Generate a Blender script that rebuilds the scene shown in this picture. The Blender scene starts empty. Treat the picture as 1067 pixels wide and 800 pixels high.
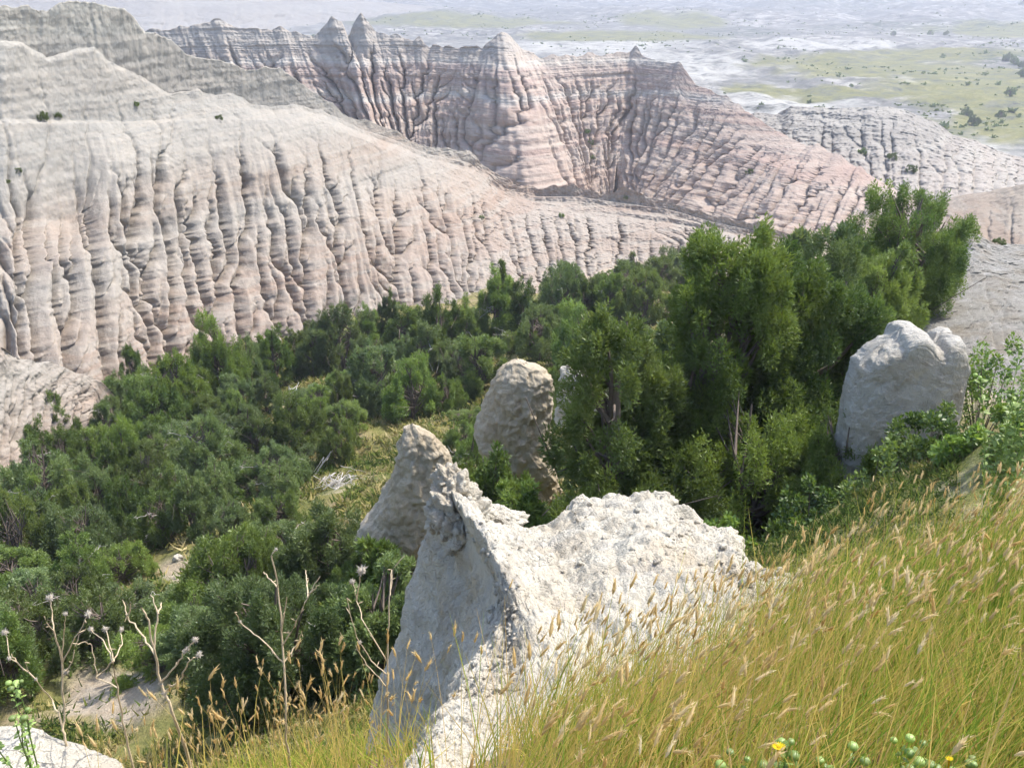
import bpy, math
import numpy as np
from mathutils import Vector

S = bpy.context.scene
COL = S.collection
rng = np.random.default_rng(7)

# ------------------------------------------------------------------ camera model
F = 924.0
PITCH = math.radians(24.5)
CP, SP = math.cos(PITCH), math.sin(PITCH)

def un(u, v, Y):
    """photo position + distance ahead -> world point (camera at the origin)"""
    u = np.asarray(u, float); v = np.asarray(v, float); Y = np.asarray(Y, float)
    a = (u - 533.5) / F; b = -(v - 400.0) / F
    t = Y / (CP + b * SP)
    return np.stack([a * t, Y + 0 * a, t * (-SP + b * CP)], -1)

def proj(P):
    P = np.asarray(P, float)
    f = P[..., 1] * CP - P[..., 2] * SP
    up = P[..., 1] * SP + P[..., 2] * CP
    f = np.where(f < 1e-3, 1e-3, f)
    return 533.5 + P[..., 0] / f * F, 400 - up / f * F, f

# ------------------------------------------------------------------ noise
_pr = np.random.default_rng(11)
PERM = np.concatenate([_pr.permutation(256)] * 3).astype(np.int32)
GR = _pr.normal(size=(256, 3)); GR /= np.linalg.norm(GR, axis=1)[:, None]

def perlin(x, y, z=0.0):
    x, y, z = np.broadcast_arrays(np.asarray(x, float), np.asarray(y, float), np.asarray(z, float))
    xi = np.floor(x); yi = np.floor(y); zi = np.floor(z)
    xf, yf, zf = x - xi, y - yi, z - zi
    X = xi.astype(np.int64) & 255; Yy = yi.astype(np.int64) & 255; Z = zi.astype(np.int64) & 255
    fu = xf * xf * xf * (xf * (xf * 6 - 15) + 10)
    fv = yf * yf * yf * (yf * (yf * 6 - 15) + 10)
    fw = zf * zf * zf * (zf * (zf * 6 - 15) + 10)
    out = 0
    for dx in (0, 1):
        for dy in (0, 1):
            for dz in (0, 1):
                h = PERM[PERM[PERM[X + dx] + Yy + dy] + Z + dz]
                g = GR[h]
                d = g[..., 0] * (xf - dx) + g[..., 1] * (yf - dy) + g[..., 2] * (zf - dz)
                w = (fu if dx else 1 - fu) * (fv if dy else 1 - fv) * (fw if dz else 1 - fw)
                out = out + w * d
    return out * 1.5

def fbm(x, y, z=0.0, o=4, g=0.5):
    r = 0; a = 1.0; k = 1.0
    for i in range(o):
        r = r + a * perlin(x * k + 17.3 * i, y * k - 9.1 * i, z * k + 4.7 * i)
        a *= g; k *= 2.03
    return r

def sstep(x, a, b):
    t = np.clip((x - a) / (b - a), 0, 1)
    return t * t * (3 - 2 * t)

# ------------------------------------------------------------------ objects
def mesh_data(name, V, FC, mat, smooth=True, attrs=None):
    """V (n,3); FC = list of (m,k) index arrays; attrs = dict name -> (n,) floats"""
    me = bpy.data.meshes.new(name)
    V = np.ascontiguousarray(V, dtype=np.float32)
    FC = [np.asarray(f, dtype=np.int32) for f in (FC if isinstance(FC, list) else [FC]) if len(f)]
    me.vertices.add(len(V)); me.vertices.foreach_set('co', V.ravel())
    nl = sum(f.size for f in FC); npoly = sum(len(f) for f in FC)
    me.loops.add(nl); me.polygons.add(npoly)
    me.loops.foreach_set('vertex_index', np.concatenate([f.ravel() for f in FC]))
    starts = []; s = 0
    for f in FC:
        starts.append(s + np.arange(len(f)) * f.shape[1]); s += f.size
    me.polygons.foreach_set('loop_start', np.concatenate(starts).astype(np.int32))
    me.update(calc_edges=True)
    me.polygons.foreach_set('use_smooth', np.full(npoly, smooth))
    for k, a in (attrs or {}).items():
        at = me.attributes.new(k, 'FLOAT', 'POINT')
        at.data.foreach_set('value', np.ascontiguousarray(a, dtype=np.float32))
    if mat: me.materials.append(mat)
    return me

def link(name, me, parent=None):
    o = bpy.data.objects.new(name, me); COL.objects.link(o)
    if parent: o.parent = parent
    return o

def obj(name, V, FC, mat, parent=None, smooth=True, attrs=None):
    return link(name, mesh_data(name, V, FC, mat, smooth, attrs), parent)

def tag(o, label, cat=None, group=None, kind=None):
    o['label'] = label
    if cat: o['category'] = cat
    if group: o['group'] = group
    if kind: o['kind'] = kind
    return o

def empty(name, loc=(0, 0, 0), rz=0.0, sc=1.0):
    o = bpy.data.objects.new(name, None); COL.objects.link(o)
    o.location = loc; o.rotation_euler = (0, 0, rz)
    o.scale = (sc, sc, sc) if np.isscalar(sc) else sc
    o.empty_display_size = 0.2
    return o

def grid_faces(nr, nc, wrap=False):
    i = np.arange(nr - 1)[:, None]; j = np.arange(nc if wrap else nc - 1)[None, :]
    j2 = (j + 1) % nc
    return np.stack([i * nc + j, i * nc + j2, (i + 1) * nc + j2, (i + 1) * nc + j], -1).reshape(-1, 4)

def tube(pts, rad, sides=6):
    """tapered tube along a polyline -> V, quads"""
    pts = np.asarray(pts, float); rad = np.asarray(rad, float) * np.ones(len(pts))
    tan = np.gradient(pts, axis=0); tan /= np.linalg.norm(tan, axis=1)[:, None] + 1e-9
    ref = np.where(np.abs(tan[:, 2:3]) > 0.9, np.array([[1.0, 0, 0]]), np.array([[0, 0, 1.0]]))
    n1 = np.cross(tan, ref); n1 /= np.linalg.norm(n1, axis=1)[:, None] + 1e-9
    n2 = np.cross(tan, n1)
    an = np.arange(sides) * 2 * np.pi / sides
    V = pts[:, None, :] + rad[:, None, None] * (np.cos(an)[None, :, None] * n1[:, None, :] + np.sin(an)[None, :, None] * n2[:, None, :])
    return V.reshape(-1, 3), grid_faces(len(pts), sides, True)

class Acc:
    def __init__(s): s.V = []; s.Q = []; s.T = []; s.A = []; s.n = 0
    def add(s, V, q=None, t=None, a=0.0):
        V = np.asarray(V, float)
        if q is not None and len(q): s.Q.append(np.asarray(q) + s.n)
        if t is not None and len(t): s.T.append(np.asarray(t) + s.n)
        s.V.append(V); s.A.append(np.zeros(len(V)) + a); s.n += len(V)
    def tube(s, p, r, sides=6, a=0.0):
        V, q = tube(p, r, sides); s.add(V, q, a=a)
    def data(s, name, mat, smooth=True):
        fc = []
        if s.Q: fc.append(np.concatenate(s.Q))
        if s.T: fc.append(np.concatenate(s.T))
        return mesh_data(name, np.concatenate(s.V), fc, mat, smooth, {'tint': np.concatenate(s.A)})

# ------------------------------------------------------------------ materials
class NT:
    def __init__(s, name):
        s.m = bpy.data.materials.new(name); s.m.use_nodes = True
        s.t = s.m.node_tree; s.t.nodes.clear()
        s.out = s.t.nodes.new('ShaderNodeOutputMaterial')
    def n(s, typ, ins=None, **kw):
        nd = s.t.nodes.new('ShaderNode' + typ)
        for k, v in kw.items(): setattr(nd, k, v)
        for k, v in (ins or {}).items():
            if hasattr(v, 'is_output'): s.t.links.new(v, nd.inputs[k])
            else: nd.inputs[k].default_value = v
        return nd
    def noise(s, vec, scale, detail=4, rough=0.55, dist=0.0):
        return s.n('TexNoise', {'Vector': vec, 'Scale': scale, 'Detail': detail, 'Roughness': rough, 'Distortion': dist}).outputs[0]
    def mapv(s, vec, scale):
        return s.n('Mapping', {'Vector': vec, 'Scale': scale}).outputs[0]
    def ramp(s, fac, stops, interp='LINEAR'):
        r = s.n('ValToRGB', {'Fac': fac}); cr = r.color_ramp; cr.interpolation = interp
        while len(cr.elements) > 1: cr.elements.remove(cr.elements[-1])
        cr.elements[0].position = stops[0][0]; c = stops[0][1]
        cr.elements[0].color = (*c, 1) if len(c) == 3 else c
        for p, c in stops[1:]:
            e = cr.elements.new(p); e.color = (*c, 1)
        return r.outputs[0]
    def mix(s, fac, a, b, mode='MIX'):
        m = s.n('MixRGB', blend_type=mode)
        for k, v in (('Fac', fac), ('Color1', a), ('Color2', b)):
            if hasattr(v, 'is_output'): s.t.links.new(v, m.inputs[k])
            else: m.inputs[k].default_value = v if k == 'Fac' else (*v, 1)
        return m.outputs[0]
    def math(s, op, a, b=0.0, c=0.0):
        m = s.n('Math', operation=op)
        for i, v in enumerate((a, b, c)):
            if hasattr(v, 'is_output'): s.t.links.new(v, m.inputs[i])
            else: m.inputs[i].default_value = v
        return m.outputs[0]
    def bump(s, h, dist, strength=1.0, normal=None):
        ins = {'Height': h, 'Distance': dist, 'Strength': strength}
        if normal is not None: ins['Normal'] = normal
        return s.n('Bump', ins).outputs[0]
    def principled(s, col, rough=0.9, normal=None, spec=0.1):
        ins = {'Roughness': rough, 'Specular IOR Level': spec}
        b = s.n('BsdfPrincipled', ins)
        if hasattr(col, 'is_output'): s.t.links.new(col, b.inputs['Base Color'])
        else: b.inputs['Base Color'].default_value = (*col, 1)
        if normal is not None: s.t.links.new(normal, b.inputs['Normal'])
        return b
    def finish(s, sh):
        s.t.links.new(sh.outputs[0] if hasattr(sh, 'outputs') else sh, s.out.inputs['Surface']); return s.m

def g3(v): return (v, v, v)

def mat_badlands(name, stops, zlo, zhi, fine=1.0, patch=(0.55, 0.50, 0.43), pamt=0.35):
    """banded clay: layer colours by height, blurred by noise, with crumbly bump"""
    k = NT(name)
    pos = k.n('NewGeometry').outputs['Position']
    z = k.n('SeparateXYZ', {'Vector': pos}).outputs[2]
    w = k.noise(pos, 0.10 * fine, 3, 0.6)
    w2 = k.noise(k.mapv(pos, (1, 1, 0.25)), 0.9 * fine, 4, 0.65)
    zz = k.math('ADD', z, k.math('MULTIPLY_ADD', w, 2.0 / fine, -1.0 / fine))
    zz = k.math('ADD', zz, k.math('MULTIPLY_ADD', w2, 0.7 / fine, -0.35 / fine))
    f = k.n('MapRange', {'Value': zz, 'From Min': zlo, 'From Max': zhi}).outputs[0]
    col = k.ramp(f, stops)
    thin = k.noise(k.mapv(pos, (0.03, 0.03, 1.0)), 2.2 * fine, 3, 0.65)
    col = k.mix(k.n('MapRange', {'Value': thin, 'From Min': 0.47, 'From Max': 0.58, 'To Max': 0.55}).outputs[0], col, patch)
    pn = k.noise(pos, 0.35 * fine, 5, 0.65)
    col = k.mix(k.n('MapRange', {'Value': pn, 'From Min': 0.45, 'From Max': 0.68, 'To Max': pamt}).outputs[0], col, patch)
    dirt = k.noise(pos, 2.2 * fine, 4, 0.75)
    col = k.mix(0.8, col, k.ramp(dirt, [(0.25, g3(0.80)), (0.5, g3(1.0)), (0.75, g3(1.12))]), 'MULTIPLY')
    cr = k.n('TexVoronoi', {'Vector': pos, 'Scale': 3.0 * fine}, feature='F1').outputs[0]
    b1 = k.bump(k.noise(k.mapv(pos, (1, 1, 0.6)), 2.2 * fine, 5, 0.65), 0.16 / fine, 0.6)
    b2 = k.bump(k.math('MULTIPLY_ADD', cr, -0.8, k.noise(pos, 9 * fine, 2, 0.7)), 0.04 / fine, 0.5, b1)
    return k.finish(k.principled(col, 0.95, b2, 0.05))

def mat_nearrock(name, base=(0.56, 0.52, 0.44), tan=(0.47, 0.39, 0.28)):
    k = NT(name)
    pos = k.n('NewGeometry').outputs['Position']
    a = k.noise(pos, 1.1, 5, 0.6)
    col = k.mix(k.n('MapRange', {'Value': a, 'From Min': 0.47, 'From Max': 0.68, 'To Max': 0.8}).outputs[0], base, tan)
    b = k.noise(pos, 5.0, 6, 0.7)
    col = k.mix(0.85, col, k.ramp(b, [(0.28, (0.70, 0.69, 0.68)), (0.5, g3(1.0)), (0.74, g3(1.12))]), 'MULTIPLY')
    gr = k.noise(k.mapv(pos, (1, 1, 0.3)), 1.9, 4, 0.6)
    col = k.mix(k.n('MapRange', {'Value': gr, 'From Min': 0.56, 'From Max': 0.7, 'To Max': 0.5}).outputs[0], col, (0.42, 0.41, 0.39))
    sp = k.n('TexVoronoi', {'Vector': pos, 'Scale': 70.0, 'Randomness': 1.0}, feature='F1').outputs[0]
    vo = k.n('TexVoronoi', {'Vector': pos, 'Scale': 16.0}, feature='DISTANCE_TO_EDGE').outputs[0]
    b1 = k.bump(k.noise(pos, 5.0, 8, 0.72), 0.13, 0.75)
    b2 = k.bump(k.math('MINIMUM', vo, 0.12), 0.16, 0.5, b1)
    b3 = k.bump(k.math('MULTIPLY_ADD', sp, -0.6, k.noise(pos, 90, 3, 0.7)), 0.010, 0.55, b2)
    return k.finish(k.principled(col, 0.95, b3, 0.05))

def mat_leaf(name, dark, light, hue=(0.10, 0.10, 0.03), trans=0.38, amt=0.45):
    k = NT(name)
    t = k.n('Attribute', attribute_name='tint').outputs['Fac']
    col = k.mix(t, dark, light)
    rnd = k.n('ObjectInfo').outputs['Random']
    col = k.mix(k.n('MapRange', {'Value': rnd, 'To Max': amt}).outputs[0], col, hue)
    r2 = k.math('FRACT', k.math('MULTIPLY', rnd, 7.31))
    col = k.mix(1.0, col, k.ramp(r2, [(0.0, g3(0.72)), (0.5, g3(1.0)), (1.0, g3(1.38))]), 'MULTIPLY')
    d = k.n('BsdfDiffuse', {'Color': col})
    tr = k.n('BsdfTranslucent', {'Color': k.mix(1.0, col, (1.25, 1.2, 0.6), 'MULTIPLY')})
    gl = k.n('BsdfGlossy', {'Color': (1, 1, 1, 1), 'Roughness': 0.45})
    m = k.n('MixShader', {0: trans, 1: d.outputs[0], 2: tr.outputs[0]})
    m2 = k.n('MixShader', {0: 0.03, 1: m.outputs[0], 2: gl.outputs[0]})
    return k.finish(m2)

def mat_ramp_attr(name, stops, trans=0.35, bump=None):
    k = NT(name)
    t = k.n('Attribute', attribute_name='tint').outputs['Fac']
    col = k.ramp(t, stops)
    d = k.n('BsdfDiffuse', {'Color': col})
    tr = k.n('BsdfTranslucent', {'Color': col})
    return k.finish(k.n('MixShader', {0: trans, 1: d.outputs[0], 2: tr.outputs[0]}))

def mat_wood(name, c1, c2):
    k = NT(name)
    pos = k.n('TexCoord').outputs['Object']
    n = k.noise(k.mapv(pos, (6, 6, 1.2)), 5, 5, 0.7)
    col = k.mix(n, c1, c2)
    return k.finish(k.principled(col, 0.9, k.bump(n, 0.02, 0.6), 0.1))

# tone of the near wall: warm cream-grey to faint pink layers
M_WALL_A = mat_badlands('pale_banded_clay', [
    (0.00, (0.280, 0.226, 0.180)), (0.14, (0.285, 0.234, 0.195)), (0.24, (0.273, 0.210, 0.167)), (0.34, (0.290, 0.238, 0.194)),
    (0.44, (0.274, 0.252, 0.220)), (0.52, (0.277, 0.227, 0.185)), (0.62, (0.275, 0.257, 0.227)), (0.74, (0.268, 0.257, 0.232)),
    (0.86, (0.298, 0.279, 0.247)), (0.95, (0.320, 0.305, 0.273)), (1.0, (0.337, 0.325, 0.288))], -27, -3, 1.0, (0.310, 0.284, 0.246), 0.45)
M_WALL_B = mat_badlands('pink_banded_clay', [
    (0.00, (0.373, 0.295, 0.237)), (0.14, (0.361, 0.273, 0.221)), (0.26, (0.365, 0.290, 0.242)), (0.36, (0.332, 0.249, 0.209)),
    (0.48, (0.357, 0.292, 0.247)), (0.53, (0.317, 0.239, 0.199)), (0.62, (0.352, 0.269, 0.226)), (0.66, (0.422, 0.386, 0.344)),
    (0.70, (0.316, 0.243, 0.207)), (0.84, (0.336, 0.265, 0.231)), (0.885, (0.426, 0.397, 0.357)), (0.91, (0.318, 0.275, 0.244)),
    (1.0, (0.344, 0.318, 0.287))], -31, -9, 0.7, (0.390, 0.337, 0.286), 0.25)
M_WALL_C = mat_badlands('grey_banded_clay', [
    (0.0, (0.303, 0.253, 0.200)), (0.3, (0.245, 0.218, 0.193)), (0.5, (0.305, 0.272, 0.239)), (0.7, (0.229, 0.213, 0.192)),
    (1.0, (0.290, 0.273, 0.247))], -32, -18, 0.7, (0.324, 0.306, 0.273), 0.3)
M_WALL_D = mat_badlands('tan_banded_clay', [
    (0.0, (0.274, 0.226, 0.179)), (0.4, (0.242, 0.183, 0.141)), (0.7, (0.284, 0.242, 0.195)), (1.0, (0.252, 0.199, 0.157))],
    -26, -16, 0.9, (0.294, 0.265, 0.223), 0.3)
M_ROCK = mat_nearrock('white_clay_rock', (0.55, 0.512, 0.43), (0.475, 0.40, 0.295))
M_ROCK2 = mat_nearrock('tan_clay_rock', (0.507, 0.435, 0.327), (0.418, 0.328, 0.212))
M_SLOPE = mat_nearrock('grey_clay_slope', (0.259, 0.248, 0.223), (0.216, 0.187, 0.144))
M_ROCK3 = mat_nearrock('grey_clay_rock', (0.469, 0.444, 0.393), (0.398, 0.342, 0.262))
M_BARK = mat_wood('juniper_bark', (0.09, 0.07, 0.055), (0.22, 0.18, 0.15))
M_DEAD = mat_wood('silver_deadwood', (0.34, 0.31, 0.28), (0.60, 0.57, 0.53))
M_JUN = mat_leaf('juniper_leaf', (0.080, 0.145, 0.040), (0.19, 0.268, 0.068), (0.19, 0.23, 0.04))
M_JUNB = mat_leaf('blue_juniper_leaf', (0.090, 0.142, 0.060), (0.185, 0.245, 0.098), (0.16, 0.20, 0.065))
M_BROAD = mat_leaf('broad_leaf', (0.055, 0.115, 0.028), (0.17, 0.25, 0.06), (0.12, 0.17, 0.03), 0.4)
M_WEEDLEAF = mat_leaf('pale_weed_leaf', (0.15, 0.23, 0.06), (0.32, 0.42, 0.14), (0.20, 0.28, 0.08), 0.4, 0.1)

# ------------------------------------------------------------------ sky, sun, camera
AZ, EL = math.radians(66), math.radians(60)
def build_light():
    w = bpy.data.worlds.new('World'); S.world = w; w.use_nodes = True
    t = w.node_tree; bg = t.nodes['Background']
    sky = t.nodes.new('ShaderNodeTexSky'); sky.sky_type = 'NISHITA'; sky.sun_disc = False
    sky.sun_elevation = EL; sky.sun_rotation = AZ; sky.dust_density = 2.0
    t.links.new(sky.outputs[0], bg.inputs['Color']); bg.inputs['Strength'].default_value = 0.15
    L = bpy.data.lights.new('sun', 'SUN'); L.energy = 2.6; L.angle = math.radians(0.5); L.color = (1.0, 0.95, 0.87)
    o = bpy.data.objects.new('sun', L); COL.objects.link(o)
    d = Vector((math.sin(AZ) * math.cos(EL), math.cos(AZ) * math.cos(EL), math.sin(EL)))
    o.rotation_euler = d.to_track_quat('Z', 'Y').to_euler(); o.location = d * 60
    c = bpy.data.cameras.new('camera'); c.sensor_width = 36; c.lens = 18 * F / 533.5
    c.clip_end = 30000; c.clip_start = 0.05
    co = bpy.data.objects.new('camera', c); COL.objects.link(co)
    co.rotation_euler = (math.radians(90) - PITCH, 0, 0); S.camera = co
    S.view_settings.view_transform = 'Standard'; S.view_settings.look = 'None'
    S.view_settings.exposure = EXPO; S.view_settings.gamma = 1
    S.cycles.use_denoising = True
    S.cycles.max_bounces = 4; S.cycles.diffuse_bounces = 2; S.cycles.adaptive_threshold = 0.03; S.cycles.volume_bounces = 0
    S.cycles.transmission_bounces = 3; S.cycles.transparent_max_bounces = 4
EXPO = 1.32
build_light()

# ------------------------------------------------------------------ ground: one sheet from under the camera to the wall foot
CTRL = np.array([
    # rim, grassy slope
    *un([1067, 850, 700, 540, 900, 1067, 480, 1300, 1300], [560, 620, 720, 800, 800, 800, 800, 560, 800],
        [4.2, 3.8, 3.2, 2.1, 1.9, 1.9, 2.6, 4.4, 2.0]),
    [0, 0, -1.6], [2, 0, -1.55], [-2, 0, -1.75], [5, 0.5, -1.6], [-4, 0.5, -2.6], [0, -6, -1.6], [6, -5, -1.5], [-6, -5, -1.8],
    [-1.2, 2.3, -2.75], [-2.2, 2.6, -3.6], [-0.7, 3.6, -3.9], [-1.6, 4.4, -5.2],
    # drop below the rim
    [0.2, 5.0, -5.4], [1.6, 5.2, -4.9], [3.4, 5.6, -4.6], [6, 6, -4.3], [9, 7, -4.4],
    [-2.2, 6.5, -7.6], [-5, 5, -7.5], [-9, 6, -10], [0.2, 8.5, -8.2], [2.5, 8.6, -7.4],
    # valley
    *un([0, 100, 250, 350, 0, 200, 350, 430, 540, 600, 300, 100, 0, 150, 300, 400, 450, 550, 640, 600],
        [760, 745, 760, 700, 700, 600, 560, 600, 545, 575, 500, 500, 480, 420, 400, 340, 420, 330, 300, 480],
        [16, 15, 13.5, 13.5, 18, 25, 23, 17, 20, 15, 34, 35, 40, 47, 53, 63, 45, 58, 74, 28]),
    *un([740, 830, 800, 900, 940, 760, 860, 950, 1000, 1060, 700, 1200],
        [565, 560, 450, 300, 335, 320, 262, 480, 470, 440, 400, 450],
        [16, 13.5, 21, 32, 25, 52, 85, 11.5, 10.5, 10, 36, 13]),
    *(un([970, 1060, 1200, 1060], [330, 320, 320, 290], [25, 25, 24, 33]) - [0, 0, 2.0]),
    *un([-300, -300, -300, -300], [800, 640, 560, 500], [16, 25, 33, 45]),
    *(un([-290, 5, 70, 112, 232, 415, 570, 645, 745, 880], [570, 488, 436, 410, 370, 328, 304, 288, 268, 264], [36, 40, 45, 49, 58, 70, 80, 84, 88, 90]) + [0, 0.3, 0.3]),
    *(un([900, 1000, 1100, 1300], [400, 420, 430, 430], [20, 18.5, 17, 15]) + [0, 0.2, 0.4]),
    [30, 60, -22], [40, 90, -26], [60, 40, -14], [60, 100, -30], [-60, 60, -20], [-60, 20, -14], [20, 110, -29], [-10, 110, -30],
])
def _rbf_fit(P):
    D = np.linalg.norm(P[:, None, :2] - P[None, :, :2], axis=-1)
    return np.linalg.solve(D + 0.02 * np.eye(len(P)), P[:, 2])
_W = _rbf_fit(CTRL)
def H0(x, y):
    x = np.asarray(x, float); y = np.asarray(y, float)
    r = np.zeros(np.broadcast(x, y).shape)
    for p, w in zip(CTRL, _W):
        r = r + w * np.hypot(x - p[0], y - p[1])
    return r
def H(x, y):
    x = np.asarray(x, float); y = np.asarray(y, float)
    d = np.hypot(x, y)
    k = np.clip((d - 2) / 20, 0.03, 1)
    return H0(x, y) + k * (0.9 * fbm(x / 7, y / 7, 3.1, 4) + 0.25 * fbm(x / 1.3, y / 1.3, 8.0, 3)) + 0.02 * fbm(x * 3, y * 3, 1.0, 3)

def mat_ground():
    k = NT('valley_soil')
    pos = k.n('NewGeometry').outputs['Position']
    n1 = k.noise(pos, 0.35, 5, 0.65); n2 = k.noise(pos, 2.5, 6, 0.7); n3 = k.noise(pos, 14, 4, 0.7)
    col = k.ramp(n1, [(0.35, (0.34, 0.27, 0.17)), (0.48, (0.22, 0.20, 0.075)), (0.58, (0.13, 0.145, 0.045)), (0.70, (0.40, 0.34, 0.23))])
    near = k.n('Attribute', attribute_name='tint').outputs['Fac']
    col = k.mix(near, col, k.ramp(n2, [(0.3, (0.16, 0.11, 0.06)), (0.55, (0.27, 0.20, 0.11)), (0.75, (0.36, 0.30, 0.20))]))
    bare = k.n('Attribute', attribute_name='bare').outputs['Fac']
    col = k.mix(bare, col, k.ramp(n2, [(0.3, (0.38, 0.30, 0.22)), (0.6, (0.46, 0.39, 0.31))]))
    col = k.mix(0.8, col, k.ramp(n3, [(0.3, g3(0.65)), (0.7, g3(1.15))]), 'MULTIPLY')
    b = k.bump(n2, 0.25, 0.7); b = k.bump(n3, 0.04, 0.8, b)
    return k.finish(k.principled(col, 0.95, b, 0.05))

def build_ground():
    nr, na = 420, 420
    r = np.geomspace(0.25, 125, nr); a = np.radians(np.linspace(-78, 78, na))
    R, A = np.meshgrid(r, a, indexing='ij')
    X, Y = R * np.sin(A), R * np.cos(A) - 0.0
    Z = H(X, Y)
    u, v, f = proj(np.stack([X, Y, Z], -1))
    rim = 1 - sstep(R, 3.6, 6.0)
    bare = sstep(R, 20, 34) * (1 - sstep(X, -26, -20)) + sstep(R, 70, 85)
    bare = np.clip(bare + 0.8 * sstep(X, 8, 11) * sstep(R, 16, 22), 0, 1)
    bare = np.clip(bare + 0.9 * sstep(1 - np.hypot((u - 118) / 62, (v - 724) / 40) + 0.3 * fbm(X, Y, 2.0, 3), 0, 0.4) * (R > 9) + 0.8 * sstep(1 - np.hypot((u - 190) / 34, (v - 594) / 16), 0, 0.5), 0, 1)
    o = obj('ground', np.stack([X, Y, Z], -1).reshape(-1, 3), grid_faces(nr, na)[:, ::-1], mat_ground(),
            attrs={'tint': rim.ravel(), 'bare': bare.ravel()})
    tag(o, 'grassy rim and brush covered valley floor below the clay walls', None, None, 'structure')
build_ground()

# ------------------------------------------------------------------ eroded walls: lofted sheets with gullies and ledges
def loft(rows, ns, segs, rag=0.0, sharp=(0,)):
    """rows: list of (s, u, v, Y) arrays sharing the parameter s -> world grid (nt, ns, 3)"""
    s0 = rows[0][0][0]; s1 = rows[0][0][-1]
    s = np.linspace(s0, s1, ns)
    C = []
    rows_ = [[np.asarray(q, float) for q in r] for r in rows]
    for r in rows_:
        vv = np.interp(s, r[0], r[2])
        if r is rows_[0] and rag: vv = vv - rag * (np.clip(perlin(s / 13.0, 3.3, rag) + 0.15, 0, 1) * 2.2 + 0.5 * perlin(s / 4.0, 1.7, rag))
        C.append(un(np.interp(s, r[0], r[1]), vv, np.interp(s, r[0], r[3])))
    C = [np.stack([smooth1(c[:, i], 5 if n in sharp else 27) for i in range(3)], -1) for n, c in enumerate(C)]
    out = [C[0][None]]
    for k in range(len(C) - 1):
        t = np.linspace(0, 1, segs[k] + 1)[1:, None, None]
        out.append(C[k][None] * (1 - t) + C[k + 1][None] * t)
    G = np.concatenate(out, 0)
    for _ in range(3):
        G[1:-1] = 0.25 * G[:-2] + 0.5 * G[1:-1] + 0.25 * G[2:]
    return G, s

def smooth1(a, n):
    k = np.hanning(n + 2)[1:-1]; k /= k.sum()
    return np.convolve(np.pad(a, n // 2 + 1, 'edge'), k, 'same')[n // 2 + 1:-(n // 2 + 1)]

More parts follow.
